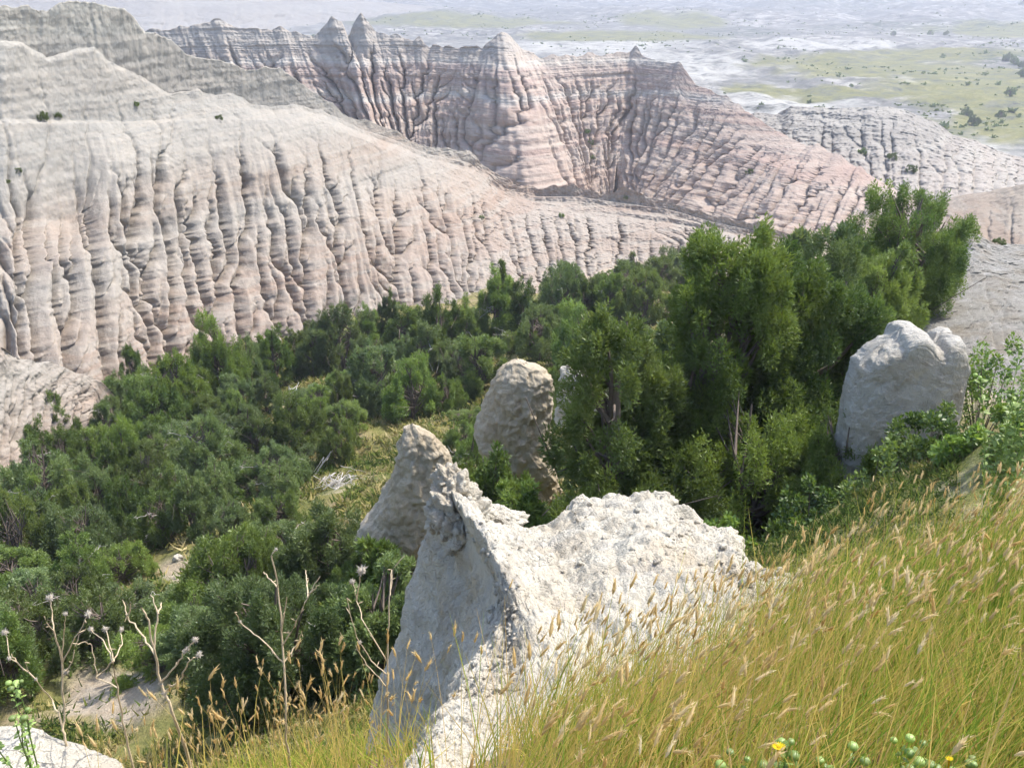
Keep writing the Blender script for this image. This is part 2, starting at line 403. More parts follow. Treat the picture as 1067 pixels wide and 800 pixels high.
SIDE = np.array([[0.03], [0.0], [0.03]])
def erode(G, seed, scale, amp, fade, ledge, rough, flip=1.0, macro=0.0, s=None, rmod=None, steep=1.35, slot=1.0):
    """carve gullies down the sheet, step it with hard layers and roughen it"""
    nt, ns, _ = G.shape
    mid = G[nt // 2]
    dx, dy = np.gradient(smooth1(mid[:, 0], 61)), np.gradient(smooth1(mid[:, 1], 61))
    L = np.hypot(dx, dy) + 1e-9
    nx, ny = dy / L * flip, -dx / L * flip
    al = np.concatenate([[0], np.cumsum(np.linalg.norm(np.diff(mid, axis=0), axis=1))])[None, :] + 0 * G[..., 0]
    z = G[..., 2]
    rel = np.linspace(0, 1, nt)[:, None]
    # rain runs down the sheet: route flow row by row, gather it, cut V-shaped valleys where it gathers
    fr = np.random.default_rng(int(seed * 7) + 1)
    dxm = np.gradient(al[0])[None, :] + 1e-6
    lim = sstep(s, -40, 30)[None, :] if seed == 3.0 else 1.0
    phi0 = 1.3 * fbm(al / scale / 1.5, z / scale / 4, seed, 5, 0.55) + 2.4 * perlin(al / scale / 2.8, z / scale / 7, seed + 2.2) + 0.035 * fr.normal(size=(nt, ns))
    phi = phi0.copy(); jj = np.arange(ns)
    for it in range(5):
        acc = np.zeros((nt, ns)); cur = np.zeros(ns)
        for i in range(nt):
            cur = cur + fade[i] ** 1.5
            acc[i] = cur
            if i < nt - 1:
                p = phi[i + 1]
                opt = np.stack([np.concatenate([[9e9], p[:-1]]), p, np.concatenate([p[1:], [9e9]])])
                nx_ = np.zeros(ns); np.add.at(nx_, np.clip(jj + np.argmin(opt + SIDE, 0) - 1, 0, ns - 1), cur); cur = nx_
        la = np.log1p(acc)
        b = la.copy()
        for _ in range(6 if it < 3 else 3):
            b[:, 1:-1] = 0.25 * b[:, :-2] + 0.5 * b[:, 1:-1] + 0.25 * b[:, 2:]
        phi = phi0 * (0.9 if it < 3 else 0.5) - 0.55 * b
    cut = 0.95 * (acc / (nt * 6.0)) ** 0.50
    cut = np.clip(cut - 0.10, 0, 0.62) * amp * (0.25 + 0.75 * fade)
    h = -cut
    slope = (steep * dxm[0]) * np.ones(ns)
    sl = slope[None, :] * (1 + 0.35 * fbm(al / scale * 1.5, z / scale * 0.8, seed + 8, 2)) * (0.75 + 0.9 * np.clip(perlin(al / scale / 2.2, 0.3, seed + 1.7) + 0.3, 0, 1))
    dzr = np.linalg.norm(np.diff(G, axis=0), axis=-1)
    kz = 0.50 * dzr * (1 + 0.4 * fbm(al / scale * 0.7, z / scale * 0.7, seed + 9, 2)[1:])
    for rnd in range(2):
        for c in range(1, ns): h[:, c] = np.minimum(h[:, c], h[:, c - 1] + sl[:, c])
        for c in range(ns - 2, -1, -1): h[:, c] = np.minimum(h[:, c], h[:, c + 1] + sl[:, c])
        for i in range(nt - 2, -1, -1): h[i] = np.minimum(h[i], h[i + 1] + kz[i])
        for i in range(1, nt): h[i] = np.minimum(h[i], h[i - 1] + 1.6 * kz[i - 1])
    # the rivulet itself: a narrow slot at the bottom of each valley
    h2 = -np.clip(cut - 0.08 * amp, 0, 0.5 * amp) * slot
    for c in range(1, ns): h2[:, c] = np.minimum(h2[:, c], h2[:, c - 1] + 3.2 * sl[:, c])
    for c in range(ns - 2, -1, -1): h2[:, c] = np.minimum(h2[:, c], h2[:, c + 1] + 3.2 * sl[:, c])
    h2 = np.minimum(h2, 0) * (0.35 + 0.65 * lim)
    for _ in range(2):
        h2[1:-1] = 0.25 * h2[:-2] + 0.5 * h2[1:-1] + 0.25 * h2[2:]
    for _ in range(2):
        h[:, 1:-1] = 0.25 * h[:, :-2] + 0.5 * h[:, 1:-1] + 0.25 * h[:, 2:]
        h[1:-1] = 0.25 * h[:-2] + 0.5 * h[1:-1] + 0.25 * h[2:]
    big = np.abs(perlin(al / scale * 0.16 + (3.45 if seed == 3.0 else 3), z / scale * 0.03, seed + 4))
    d = (h + h2) * (0.5 + 0.5 * fade) + macro * amp * (big * 1.5 - 0.5) * fade
    q = al / scale + 0.15 * fbm(al / scale / 1.6, z / scale / 1.6, seed, 3)
    d = d + amp * fade * (0.20 * np.clip(np.abs(perlin(q * 3.6, z / scale * 0.12, seed + 2)) * 1.8, 0, 1) + 0.08 * np.abs(perlin(q * 9, z / scale * 0.3, seed + 3)))
    # hard layers
    lr = np.random.default_rng(int(seed * 10) + 3)
    zs = np.arange(-60, 10, 0.12 * scale / 4)
    hard = smooth1(np.repeat(lr.uniform(-1, 1, len(zs) // 5 + 1), 5)[:len(zs)], 4)
    fin_ = smooth1(lr.uniform(-1, 1, len(zs)), 2)
    zw = z + 0.35 * fbm(al / scale / 3, z / 30, seed + 5, 3) * scale / 4
    d = d + ledge * np.interp(zw, zs, hard) * np.clip(0.9 + 1.3 * fbm(al / scale / 2.5, z / scale / 1.2, seed + 6, 3), 0.1, 2.2)
    d = d + 0.40 * ledge * np.interp(zw * 1.0, zs * 0.5, fin_)
    rough = rough * rmod(s) if rmod else rough
    d = d + rough * fbm(G[..., 0] / scale * 2.2, G[..., 1] / scale * 2.2, z / scale * 2.2, 4, 0.55)
    d = d + 0.35 * rough * fbm(G[..., 0] / scale * 11, G[..., 1] / scale * 11, z / scale * 11, 3, 0.6)
    P = G.copy()
    P[..., 0] += nx[None] * d; P[..., 1] += ny[None] * d
    P[..., 2] += 0.25 * d
    return P

def wall(name, rows, ns, segs, seed, scale, amp, fadefn, ledge, rough, mat, label, back=(8, 14), macro=0.0, rag=0.0, sharp=(0,), skirt=8.0, sink=12.0, rmod=None, slot=1.0):
    G, s = loft(rows, ns, segs, rag, sharp)
    nt = len(G)
    fade = fadefn(np.linspace(0, 1, nt)[:, None], s[None, :]) + 0 * G[..., 0]
    P = erode(G, seed, scale, amp, fade, ledge, rough, 1.0, macro, s, rmod, 1.35, slot)
    bk = []
    top = P[0]
    for i in range(14, 0, -1):
        t = i / 14
        bb = top + np.stack([0 * top[:, 0], back[0] * t + 0 * top[:, 0], -back[1] * t ** 1.3 + 0 * top[:, 0]], -1)
        bb[:, 2] += 0.3 * fbm(bb[:, 0] / 3, bb[:, 1] / 3, seed, 3)
        bk.append(bb)
    sk = [P[-1] + np.array([0, -0.25 * skirt * t, -skirt * t]) for t in (0.25, 0.5, 1.0)]
    P = np.concatenate([np.array(bk), P, np.array(sk)], 0)
    e = np.linspace(0, 1, ns); e = np.minimum(e, 1 - e)
    P[..., 2] -= (sink * (1 - sstep(e, 0.0, 0.05)))[None]
    o = obj(name, P.reshape(-1, 3), grid_faces(len(P), ns)[:, ::-1], mat)
    tag(o, label, None, None, 'structure')
    WALLS.append(P)
    return P, s
WALLS = []

def rows_from(crest, base, fr, mids):
    """crest/base: (s,u,v,Y); mids: list of ((s..),(v..), yfrac)"""
    out = [crest]
    for (ms, mv, yf) in mids:
        ms = np.asarray(ms, float)
        yc = np.interp(ms, crest[0], crest[3]); yb = np.interp(ms, base[0], base[3])
        uc = np.interp(ms, crest[0], crest[1]); ub = np.interp(ms, base[0], base[1])
        out.append((ms, uc * yf + ub * (1 - yf), np.asarray(mv, float), yc * yf + yb * (1 - yf)))
    out.append(base)
    return out

def build_walls():
    # --- A: the near wall that fills the left, its ridge sinking to the right
    cu = [-300, -100, 0, 48, 60, 90, 130, 142, 150, 180, 195, 240, 262, 277, 300, 322, 345, 370, 409, 439, 487, 525, 555, 600, 625, 650, 700, 740, 800, 880]
    cv = [12, 8, 6, 13, 3, 2, 9, 26, 32, 41, 57, 65, 75, 69, 78, 93, 110, 126, 137, 152, 159, 189, 197, 195, 203, 198, 212, 224, 238, 256]
    cy = np.interp(cu, [-300, 0, 150, 350, 480, 560, 700, 880], [50, 60, 70, 86, 98, 101, 98, 95])
    crest = (cu, cu, cv, cy)
    bs = [-300, 0, 60, 100, 210, 400, 560, 640, 740, 880]
    bu = [-250, 40, 102, 146, 268, 452, 585, 650, 745, 880]
    bv = [560, 470, 424, 400, 362, 326, 303, 290, 270, 264]
    by = [36, 40, 45, 49, 58, 70, 80, 84, 88, 90]
    base = (bs, bu, bv, by)
    S2 = [-300, 0, 26, 45, 75, 97, 109, 127, 157, 176, 202, 221, 240, 259, 285, 311, 337, 352, 369, 409, 439, 487, 525, 555, 600, 700, 740, 880]
    V2 = [60, 46, 46, 60, 52, 50, 63, 70, 86, 98, 92, 98, 96, 108, 112, 110, 117, 124, 132, 146, 160, 170, 197, 205, 205, 219, 231, 261]
    sd_ = np.arange(-300, 881, 3.0); v2d = np.interp(sd_, S2, V2)
    v2d = v2d - (1 - sstep(sd_, 330, 430)) * (2.6 * np.clip(perlin(sd_ / 16.0, 2.2, 1.5) + 0.1, 0, 1) * 2 + 1.6 * perlin(sd_ / 5.0, 4.4, 1.5))
    S2, V2 = sd_, v2d
    dip = 9 * (1 - sstep(sd_, 250, 400))
    V2t = V2 + dip
    V2b = V2 + 5
    S3 = [-300, 0, 120, 250, 330, 370, 409, 487, 525, 600, 700, 880]
    V3 = [140, 124, 127, 121, 127, 144, 158, 182, 208, 216, 228, 262.5]
    V3b = [v + 3 + 2 * math.sin(i * 2.1) for i, v in enumerate(V3)]; V3b[-1] = 262.6
    S4 = [-300, 0, 60, 85, 100, 150, 185, 250, 280, 345, 400, 450, 525, 600, 700, 880]
    V4 = [240, 225, 232, 190, 168, 172, 182, 166, 164, 184, 196, 202, 222, 228, 238, 263]
    S5 = [-300, 0, 80, 130, 200, 280, 345, 400, 450, 525, 600, 700, 880]
    V5 = [290, 280, 252, 246, 236, 223, 219, 230, 236, 246, 246, 249, 264]
    V5b = [v + 5 for v in V5]
    rows = rows_from(crest, base, None, [(S2, V2t, 0.985), (S2, V2, 0.945), (S2, V2b, 0.93), (S3, V3, 0.85), (S3, V3b, 0.825),
                                         (S4, V4, 0.66), (S5, V5, 0.46), (S5, V5b, 0.425)])
    def fd(t, s):
        return 0.30 + 0.70 * sstep(t, 0.30, 0.52) * (1 - 0.45 * sstep(s, 420, 560))
    wall('hill', rows, 1250, [40, 8, 10, 50, 12, 60, 70, 10, 170], 3.0, 3.0, 1.35, fd, 0.042, 0.10, M_WALL_A,
         'pale banded clay wall with deep rain gullies', (10, 12), macro=1.0, rag=2.6, sharp=(0, 2, 3), slot=1.7, rmod=lambda s: 0.8 + 1.6 * sstep(s, 380, 520)[None, :])
    # --- low apron spur at the far left, in front of the wall foot
    cu = [-260, -120, -40, 0, 14, 30, 48, 66, 84, 104, 118]
    crest = (cu, cu, [300, 330, 352, 364, 372, 374, 379, 384, 390, 400, 412], np.interp(cu, [-260, 0, 118], [33, 37.5, 43]))
    base = ([-260, 0, 60, 118], [-260, -4, 55, 116], [570, 500, 462, 424], [29, 33, 37, 42])
    wall('hill', [crest, base], 420, [130], 51.0, 2.2, 0.55, lambda t, s: 0.5 + 0.5 * t + 0 * s, 0.04, 0.12, M_WALL_A,
         'low peach clay apron sloping into the junipers at the left edge', (5, 8), macro=0.6, rag=1.5, slot=1.0, sink=3.0)
    # --- B: the pink amphitheatre wall behind
    cu = [60, 130, 165, 185, 215, 232, 245, 290, 328, 337, 345, 357, 363, 368, 376, 384, 392, 430, 437, 446, 480, 502, 513, 523, 533, 545, 560, 600, 640, 657, 662, 668, 700, 708, 717, 724, 760, 785, 800, 830, 870, 905, 940, 990, 1080]
    cv = [50, 38, 32, 30, 23, 21, 29, 31, 38, 27, 21, 23, 40, 27, 16, 29, 35, 43, 39, 49, 51, 51, 41, 37, 40, 54, 61, 59, 57, 55, 50, 61, 66, 64, 78, 88, 104, 120, 131, 148, 162, 182, 204, 220, 240]
    cy = np.interp(cu, [60, 350, 520, 660, 720, 800, 900, 940, 1080], [150, 152, 146, 154, 145, 132, 118, 114, 104])
    bs = [60, 250, 330, 345, 362, 385, 440, 490, 510, 523, 536, 560, 610, 660, 700, 740, 790, 850, 900, 940, 1080]
    bu = [100, 300, 380, 392, 402, 412, 440, 462, 485, 545, 592, 616, 630, 641, 652, 668, 705, 790, 860, 930, 1080]
    bv = [150, 150, 148, 148, 152, 156, 162, 172, 186, 202, 206, 205, 206, 207, 208, 209, 214, 242, 250, 240, 262]
    by = [140, 140, 141, 137, 139, 141, 141, 139, 135, 127, 130, 135, 138, 140, 137, 132, 126, 111, 105, 103, 96]
    mids = [([60, 330, 350, 375, 430, 470, 500, 523, 545, 575, 610, 660, 720, 800, 850, 900, 940, 1080],
             [92, 88, 74, 80, 94, 96, 96, 96, 104, 112, 118, 122, 132, 160, 180, 200, 216, 248], 0.58)]
    rows = rows_from((cu, cu, cv, cy), (bs, bu, bv, by), None, mids)
    def fb(t, s): return 0.35 + 0.65 * sstep(t, 0.0, 0.4)
    wall('hill', rows, 1150, [130, 170], 7.0, 3.2, 1.45, fb, 0.12, 0.14, M_WALL_B,
         'pink and grey striped clay amphitheatre with pointed spires along its crest', (14, 25), macro=1.3, rag=3.0, slot=1.2)
    # --- C: grey spur at the right, behind the pink wall
    cu = [760, 787, 810, 824, 877, 907, 929, 944, 974, 993, 1016, 1042, 1067, 1150, 1300]
    cv = [128, 117, 120, 111, 113, 111, 112, 116, 127, 141, 146, 158, 165, 170, 175]
    crest = (cu, cu, cv, np.interp(cu, [760, 900, 1300], [160, 150, 146]))
    base = ([760, 850, 905, 950, 1000, 1100, 1300], [760, 850, 900, 945, 1000, 1100, 1300], [190, 205, 214, 218, 222, 225, 225], [130, 124, 118, 112, 108, 104, 100])
    rows = rows_from(crest, base, None, [([760, 850, 944, 1000, 1067, 1300], [150, 152, 155, 168, 184, 190], 0.55)])
    wall('hill', rows, 520, [70, 80], 12.0, 4.5, 1.7, lambda t, s: 0.6 + 0.4 * t + 0 * s, 0.25, 0.55, M_WALL_C,
         'grey eroded clay spur with scrub in its gullies', (25, 16))
    # --- D: low tan hill at the right edge
    crest = ([860, 920, 975, 1010, 1040, 1067, 1150, 1300], [860, 920, 975, 1010, 1040, 1067, 1150, 1300], [266, 240, 212, 202, 199, 192, 186, 180], [86, 94, 95, 94, 92, 90, 86, 80])
    base = ([860, 920, 1000, 1100, 1300], [855, 920, 1000, 1100, 1300], [270, 276, 278, 278, 278], [84, 78, 74, 70, 66])
    wall('hill', [crest, base], 360, [110], 21.0, 4.5, 0.8, lambda t, s: 0.4 + 0.6 * t + 0 * s, 0.22, 0.25, M_WALL_D,
         'low tan clay hill with smooth faint stripes', (20, 12))
    # --- E: bare clay slope just beyond the fin of rock
    cu = [915, 940, 975, 1000, 1008, 1014, 1022, 1035, 1049, 1067, 1150, 1300]
    cv = [330, 300, 268, 256, 249, 243, 245, 254, 257, 255, 250, 240]
    crest = (cu, cu, cv, np.interp(cu, [915, 1000, 1067, 1300], [27, 30, 30, 28]))
    base = ([915, 1000, 1100, 1300], [900, 1000, 1100, 1300], [400, 420, 430, 430], [20, 18.5, 17, 15])
    rows = rows_from(crest, base, None, [([915, 975, 1010, 1049, 1067, 1300], [345, 305, 290, 288, 290, 290], 0.72)])
    wall('hill', rows, 420, [90, 110], 31.0, 2.0, 0.35, lambda t, s: 0.5 + 0 * t + 0 * s, 0.10, 0.18, M_SLOPE,
         'bare grey clay slope below the leaning juniper', (8, 6))
build_walls()

# ------------------------------------------------------------------ the plain beyond
def plain_h(x, y):
    d = np.clip((y - 170) / 200, 0, 1)
    b = np.abs(perlin(x / 60, y / 60, 2.0)) * 5 + np.abs(perlin(x / 22, y / 22, 5.0)) * 2.8 + np.abs(perlin(x / 9, y / 9, 7.0)) * 1.6 + 0.7 * fbm(x / 8, y / 8, 1.0, 3)
    msk = sstep(perlin(x / 190, y / 260, 9.0), -0.25, 0.25)
    far = sstep(y, 700, 1500) * (np.abs(perlin(x / 300, y / 500, 4.0)) * 34 + np.abs(perlin(x / 90, y / 120, 6.0)) * 16)
    return -46 + d * b * (0.25 + 0.75 * msk) + far

def plainY(v, z=46.0):
    b = -(np.asarray(v, float) - 400) / F
    return z * (CP + b * SP) / (SP - b * CP)

def mat_plain():
    k = NT('plain_soil')
    pos = k.n('NewGeometry').outputs['Position']
    st = k.mapv(pos, (0.75, 1.0, 1.0))
    n1 = k.noise(st, 0.012, 6, 0.62, 0.6); n2 = k.noise(st, 0.085, 9, 0.78, 0.15); n3 = k.noise(pos, 0.6, 5, 0.7)
    col = k.ramp(n2, [(0.36, (0.055, 0.06, 0.058)), (0.44, (0.13, 0.13, 0.12)), (0.52, (0.21, 0.20, 0.185)), (0.60, (0.40, 0.385, 0.355))])
    col = k.mix(k.n('MapRange', {'Value': n1, 'From Min': 0.46, 'From Max': 0.62, 'To Max': 0.75}).outputs[0], col, (0.14, 0.14, 0.13))
    sa = k.n('Attribute', attribute_name='salt').outputs['Fac']
    col = k.mix(k.math('MULTIPLY', sa, k.n('MapRange', {'Value': n2, 'From Min': 0.38, 'From Max': 0.52}).outputs[0]), col, (0.37, 0.36, 0.33))
    g = k.n('Attribute', attribute_name='tint').outputs['Fac']
    gn = k.math('MULTIPLY', g, k.n('MapRange', {'Value': n2, 'From Min': 0.36, 'From Max': 0.50}).outputs[0])
    gcol = k.ramp(n2, [(0.4, (0.12, 0.13, 0.055)), (0.55, (0.18, 0.175, 0.08)), (0.68, (0.25, 0.235, 0.125))])
    col = k.mix(gn, col, gcol)
    tr = k.n('Attribute', attribute_name='bare').outputs['Fac']
    tn = k.n('MapRange', {'Value': k.noise(pos, 0.09, 5, 0.75), 'From Min': 0.50, 'From Max': 0.56}).outputs[0]
    col = k.mix(k.math('MULTIPLY', tr, tn), col, (0.07, 0.085, 0.055))
    col = k.mix(0.6, col, k.ramp(n3, [(0.3, g3(0.75)), (0.7, g3(1.15))]), 'MULTIPLY')
    return k.finish(k.principled(col, 0.95, k.bump(n2, 1.2, 0.4, k.bump(n3, 0.4, 0.6)), 0.05))

def build_plain():
    nr, nc = 520, 560
    y = np.geomspace(135, 9000, nr)
    a = np.linspace(-0.85, 0.85, nc)
    Yg, Ag = np.meshgrid(y, a, indexing='ij'); Xg = Yg * Ag
    Z = plain_h(Xg, Yg)
    u, v, f = proj(np.stack([Xg, Yg, np.full_like(Xg, -46.0)], -1))
    # meadows: ellipses on the plain
    g = np.zeros_like(u)
    for (cu_, cv_, ru, rv) in [(900, 72, 150, 16), (1010, 95, 130, 28), (1060, 130, 110, 30), (700, 28, 70, 7), (790, 100, 60, 9),
                               (860, 102, 70, 10), (640, 40, 120, 6), (480, 28, 150, 6), (1040, 35, 90, 8), (1000, 60, 120, 8)]:
        e = 1 - np.hypot((u - cu_) / ru, (v - cv_) / rv)
        g = np.maximum(g, sstep(e + 0.35 * fbm(u / 40, v / 9, 2.0, 3), 0.0, 0.45))
    t = np.zeros_like(u)
    for (cu_, cv_, ru, rv) in [(930, 6, 220, 14), (1050, 64, 60, 9), (770, 36, 60, 6), (960, 32, 160, 6), (600, 4, 200, 6)]:
        e = 1 - np.hypot((u - cu_) / ru, (v - cv_) / rv)
        t = np.maximum(t, sstep(e, 0.0, 0.6))
    w_ = np.zeros_like(u)
    for (cu_, cv_, ru, rv) in [(815, 112, 90, 20), (700, 75, 130, 22), (1000, 155, 90, 14), (620, 50, 160, 12), (850, 50, 140, 8)]:
        e = 1 - np.hypot((u - cu_) / ru, (v - cv_) / rv)
        w_ = np.maximum(w_, sstep(e + 0.4 * fbm(u / 30, v / 7, 5.0, 3), 0.0, 0.7))
    w_ = w_ * (1 - g)
    o = obj('plain', np.stack([Xg, Yg, Z], -1).reshape(-1, 3), grid_faces(nr, nc)[:, ::-1], mat_plain(),
            attrs={'tint': g.ravel(), 'bare': t.ravel(), 'salt': w_.ravel()})
    tag(o, 'pale eroded plain with green meadow patches running to the far haze', None, None, 'structure')
    # low range at the upper left, behind the amphitheatre
    cu = [-200, 120, 160, 200, 250, 300, 350, 400, 440, 480, 530, 640]
    cv = [-14, -12, -9, -7, -9, -4, -2, 3, 6, 10, 15, 20]
    bv = np.array([44, 40, 40, 37, 35, 31, 28, 27, 25, 24, 23, 23.0])
    by = plainY(bv)
    crest = (cu, cu, cv, by + 160)
    base = (cu, cu, bv, by)
    wall('hill', [crest, base], 420, [90], 41.0, 40.0, 4.0, lambda t, s: 0.4 + 0.6 * t + 0 * s, 1.5, 2.0, M_FAR,
         'pale fluted clay range on the far side of the plain', (120, 30))
M_FAR = mat_badlands('far_pale_clay', [(0.0, (0.258, 0.238, 0.214)), (0.5, (0.218, 0.203, 0.183)), (1.0, (0.273, 0.258, 0.238))], -46, 20, 0.1, (0.288, 0.273, 0.248), 0.4)
build_plain()

# ------------------------------------------------------------------ haze
def build_haze(density=0.00055):
    k = bpy.data.materials.new('haze_air'); k.use_nodes = True
    t = k.node_tree; t.nodes.clear()
    out = t.nodes.new('ShaderNodeOutputMaterial'); pv = t.nodes.new('ShaderNodeVolumePrincipled')
    pv.inputs['Color'].default_value = (0.70, 0.73, 0.82, 1); pv.inputs['Density'].default_value = density
    pv.inputs['Anisotropy'].default_value = 0.3
    t.links.new(pv.outputs[0], out.inputs['Volume'])
    x0, x1, y0, y1, z0, z1 = -8200, 8200, -40, 9300, -60, 6
    V = [(x, y, z) for x in (x0, x1) for y in (y0, y1) for z in (z0, z1)]
    Fq = np.array([(0, 1, 3, 2), (4, 6, 7, 5), (0, 4, 5, 1), (2, 3, 7, 6), (0, 2, 6, 4), (1, 5, 7, 3)])
    o = obj('haze', np.array(V, float), Fq, k, smooth=False)
    tag(o, 'pale summer haze lying over the valley and plain', None, None, 'stuff')
#HZ
build_haze()
#@@REST
# ------------------------------------------------------------------ placing helpers
def ground_hit(u, v, y0=1.2, y1=120.0):
    """point of the ground seen at photo position u, v"""
    Y = np.geomspace(y0, y1, 260)
    P = un(np.full_like(Y, u), np.full_like(Y, v), Y)
    d = P[:, 2] - H0(P[:, 0], P[:, 1])
    k = np.nonzero(d < 0)[0]
    if not len(k): return None
    i = max(k[0], 1); t = d[i - 1] / (d[i - 1] - d[i] + 1e-9)
    p = P[i - 1] * (1 - t) + P[i] * t
    p[2] = float(H(p[0], p[1]))
    return p

def wall_point(u, v):
    best = None
    for P in WALLS:
        uu, vv, ff = proj(P)
        d = (uu - u) ** 2 + (vv - v) ** 2 + 0.02 * ff
        i = np.unravel_index(np.argmin(d), d.shape)
        if best is None or d[i] < best[0]: best = (d[i], P[i])
    return best[1]

ORD = ('first second third fourth fifth sixth seventh eighth ninth tenth eleventh twelfth thirteenth fourteenth fifteenth sixteenth '
       'seventeenth eighteenth nineteenth twentieth').split()
def ordw(i):
    return ORD[i] if i < 20 else ('twenty ' + ORD[i - 20] if i < 29 else 'thirty ' + ORD[i - 30] if 30 <= i < 39 else '%dth' % (i + 1))

# ------------------------------------------------------------------ rocks
def rough_rock(P, amp, f, seed, cx=None):
    """push points outward from the rock's own axis with layered noise"""
    c = P.mean(axis=1, keepdims=True) if cx is None else cx
    d = P - c; d[..., 2] *= 0.3
    d /= np.linalg.norm(d, axis=-1, keepdims=True) + 1e-9
    x, y, z = P[..., 0] * f, P[..., 1] * f, P[..., 2] * f
    n = 0.6 * fbm(x, y, z * 0.7 + seed, 3, 0.5) + 0.9 * np.clip(np.abs(perlin(x * 2.3, y * 2.3, z * 0.9 + seed)) - 0.05, -0.05, 0.25) - 0.15 + 0.5 * np.clip(np.abs(perlin(x * 1.1 + 5, y * 1.1, z * 0.5 + seed)), 0, 0.12) \
        + 0.30 * fbm(x * 4.2, y * 4.2, z * 4.2 + seed, 5, 0.66) + 0.25 * (0.25 - np.abs(perlin(x * 6.5, y * 6.5, z * 5 + seed)))
    return P + d * (amp * n)[..., None]

def pinnacle(name, label, levels, Y, thick, mat, seed, lean=0.0, amp=0.10, cat='rock', group=None, nr=170, na=230, pw=2.4):
    lv = np.array(levels, float)
    v = np.linspace(lv[0, 0], lv[-1, 0], nr - 8)
    L = smooth1(np.interp(v, lv[:, 0], lv[:, 1]), 5); R = smooth1(np.interp(v, lv[:, 0], lv[:, 2]), 5)
    Yv = Y + lean * np.linspace(-1, 1, len(v))
    PL, PR = un(L, v, Yv), un(R, v, Yv)
    c = (PL + PR) / 2; w = (PR[:, 0] - PL[:, 0]) / 2
    dep = smooth1(w * 0 + np.minimum(w * thick, w.mean() * thick * 1.3), 15)
    an = np.linspace(0, 2 * np.pi, na, endpoint=False)
    ca = np.sign(np.cos(an)) * np.abs(np.cos(an)) ** (2 / pw); sa = np.sign(np.sin(an)) * np.abs(np.sin(an)) ** (2 / pw)
    rows = []
    for t in np.linspace(0, 1, 8, endpoint=False):           # rounded cap
        q = math.sin(t * math.pi / 2) * 0.98 + 0.02
        zc = c[0, 2] + 0.5 * w[0] * (1 - t) ** 1.5
        rows.append(np.stack([c[0, 0] + w[0] * q * ca, c[0, 1] + dep[0] * q * sa, np.full(na, zc)], -1))
    for i in range(len(v)):
        rows.append(np.stack([c[i, 0] + w[i] * ca, c[i, 1] + dep[i] * sa, np.full(na, c[i, 2])], -1))
    P = rough_rock(np.array(rows), amp, 1.0 / max(w.mean(), 0.05) * 0.8, seed)
    cap = np.arange(na)[None, :]
    o = obj(name, P.reshape(-1, 3), grid_faces(len(P), na, True), mat)
    return tag(o, label, cat, group)

def fin(name, label, top, Y, depth, zdown, mat, seed, amp=0.1, cat='rock', flare=0.06, nr=130, na=300, tilt=0.0):
    """a rock whose crest follows a skyline: rings squeezed under it"""
    tp = np.array(top, float)
    W = un(tp[:, 0], tp[:, 1], np.full(len(tp), Y))
    x0, x1 = W[0, 0], W[-1, 0]; xc = (x0 + x1) / 2; hw = (x1 - x0) / 2
    zb = W[:, 2].min() - zdown
    an = np.linspace(0, 2 * np.pi, na, endpoint=False)
    ca = np.sign(np.cos(an)) * np.abs(np.cos(an)) ** 0.5; sa = np.sign(np.sin(an)) * np.abs(np.sin(an)) ** 0.5
    rows = []
    hs = np.concatenate([np.linspace(0, 0.9, nr - 30, endpoint=False), np.linspace(0.9, 1, 30)])
    for h in hs[::-1]:
        if h > 0.9:
            q = math.sqrt(max(0.0, 1 - ((h - 0.9) / 0.1) ** 2)) * 0.97 + 0.005
            hh = 0.93 + 0.07 * (1 - (1 - (h - 0.9) / 0.1) ** 1.4)
        else:
            q = 1 + flare * (0.9 - h); hh = h / 0.9 * 0.93
        x = xc + hw * ca * (q if h <= 0.9 else max(q, 0.02) ** 0.10)
        zt = np.interp(x, W[:, 0], W[:, 2])
        y = Y + depth * sa * q + tilt * (1 - hh)
        rows.append(np.stack([x, y, zb + (zt - zb) * hh], -1))
    P = rough_rock(np.array(rows), amp, 0.8 / hw * 1.6, seed, np.array([[[xc, Y, zb + 0.3 * zdown]]]))
    o = obj(name, P.reshape(-1, 3), grid_faces(len(P), na, True), mat)
    return tag(o, label, cat)

def lump(c, r, seed, n=34, amp=0.32):
    th = np.linspace(0.02, math.pi - 0.02, n)[:, None]; ph = np.linspace(0, 2 * math.pi, 2 * n, endpoint=False)[None, :]
    D = np.stack([np.sin(th) * np.cos(ph), np.sin(th) * np.sin(ph), np.cos(th) + 0 * ph], -1)
    D = np.sign(D) * np.abs(D) ** 0.85
    m = 1 + amp * (fbm(D[..., 0] * 1.4, D[..., 1] * 1.4, D[..., 2] * 1.4 + seed, 3) + 0.3 * fbm(D[..., 0] * 5, D[..., 1] * 5, D[..., 2] * 5 + seed, 3))
    return (np.asarray(c) + D * m[..., None] * np.asarray(r)).reshape(-1, 3), grid_faces(n, 2 * n, True)

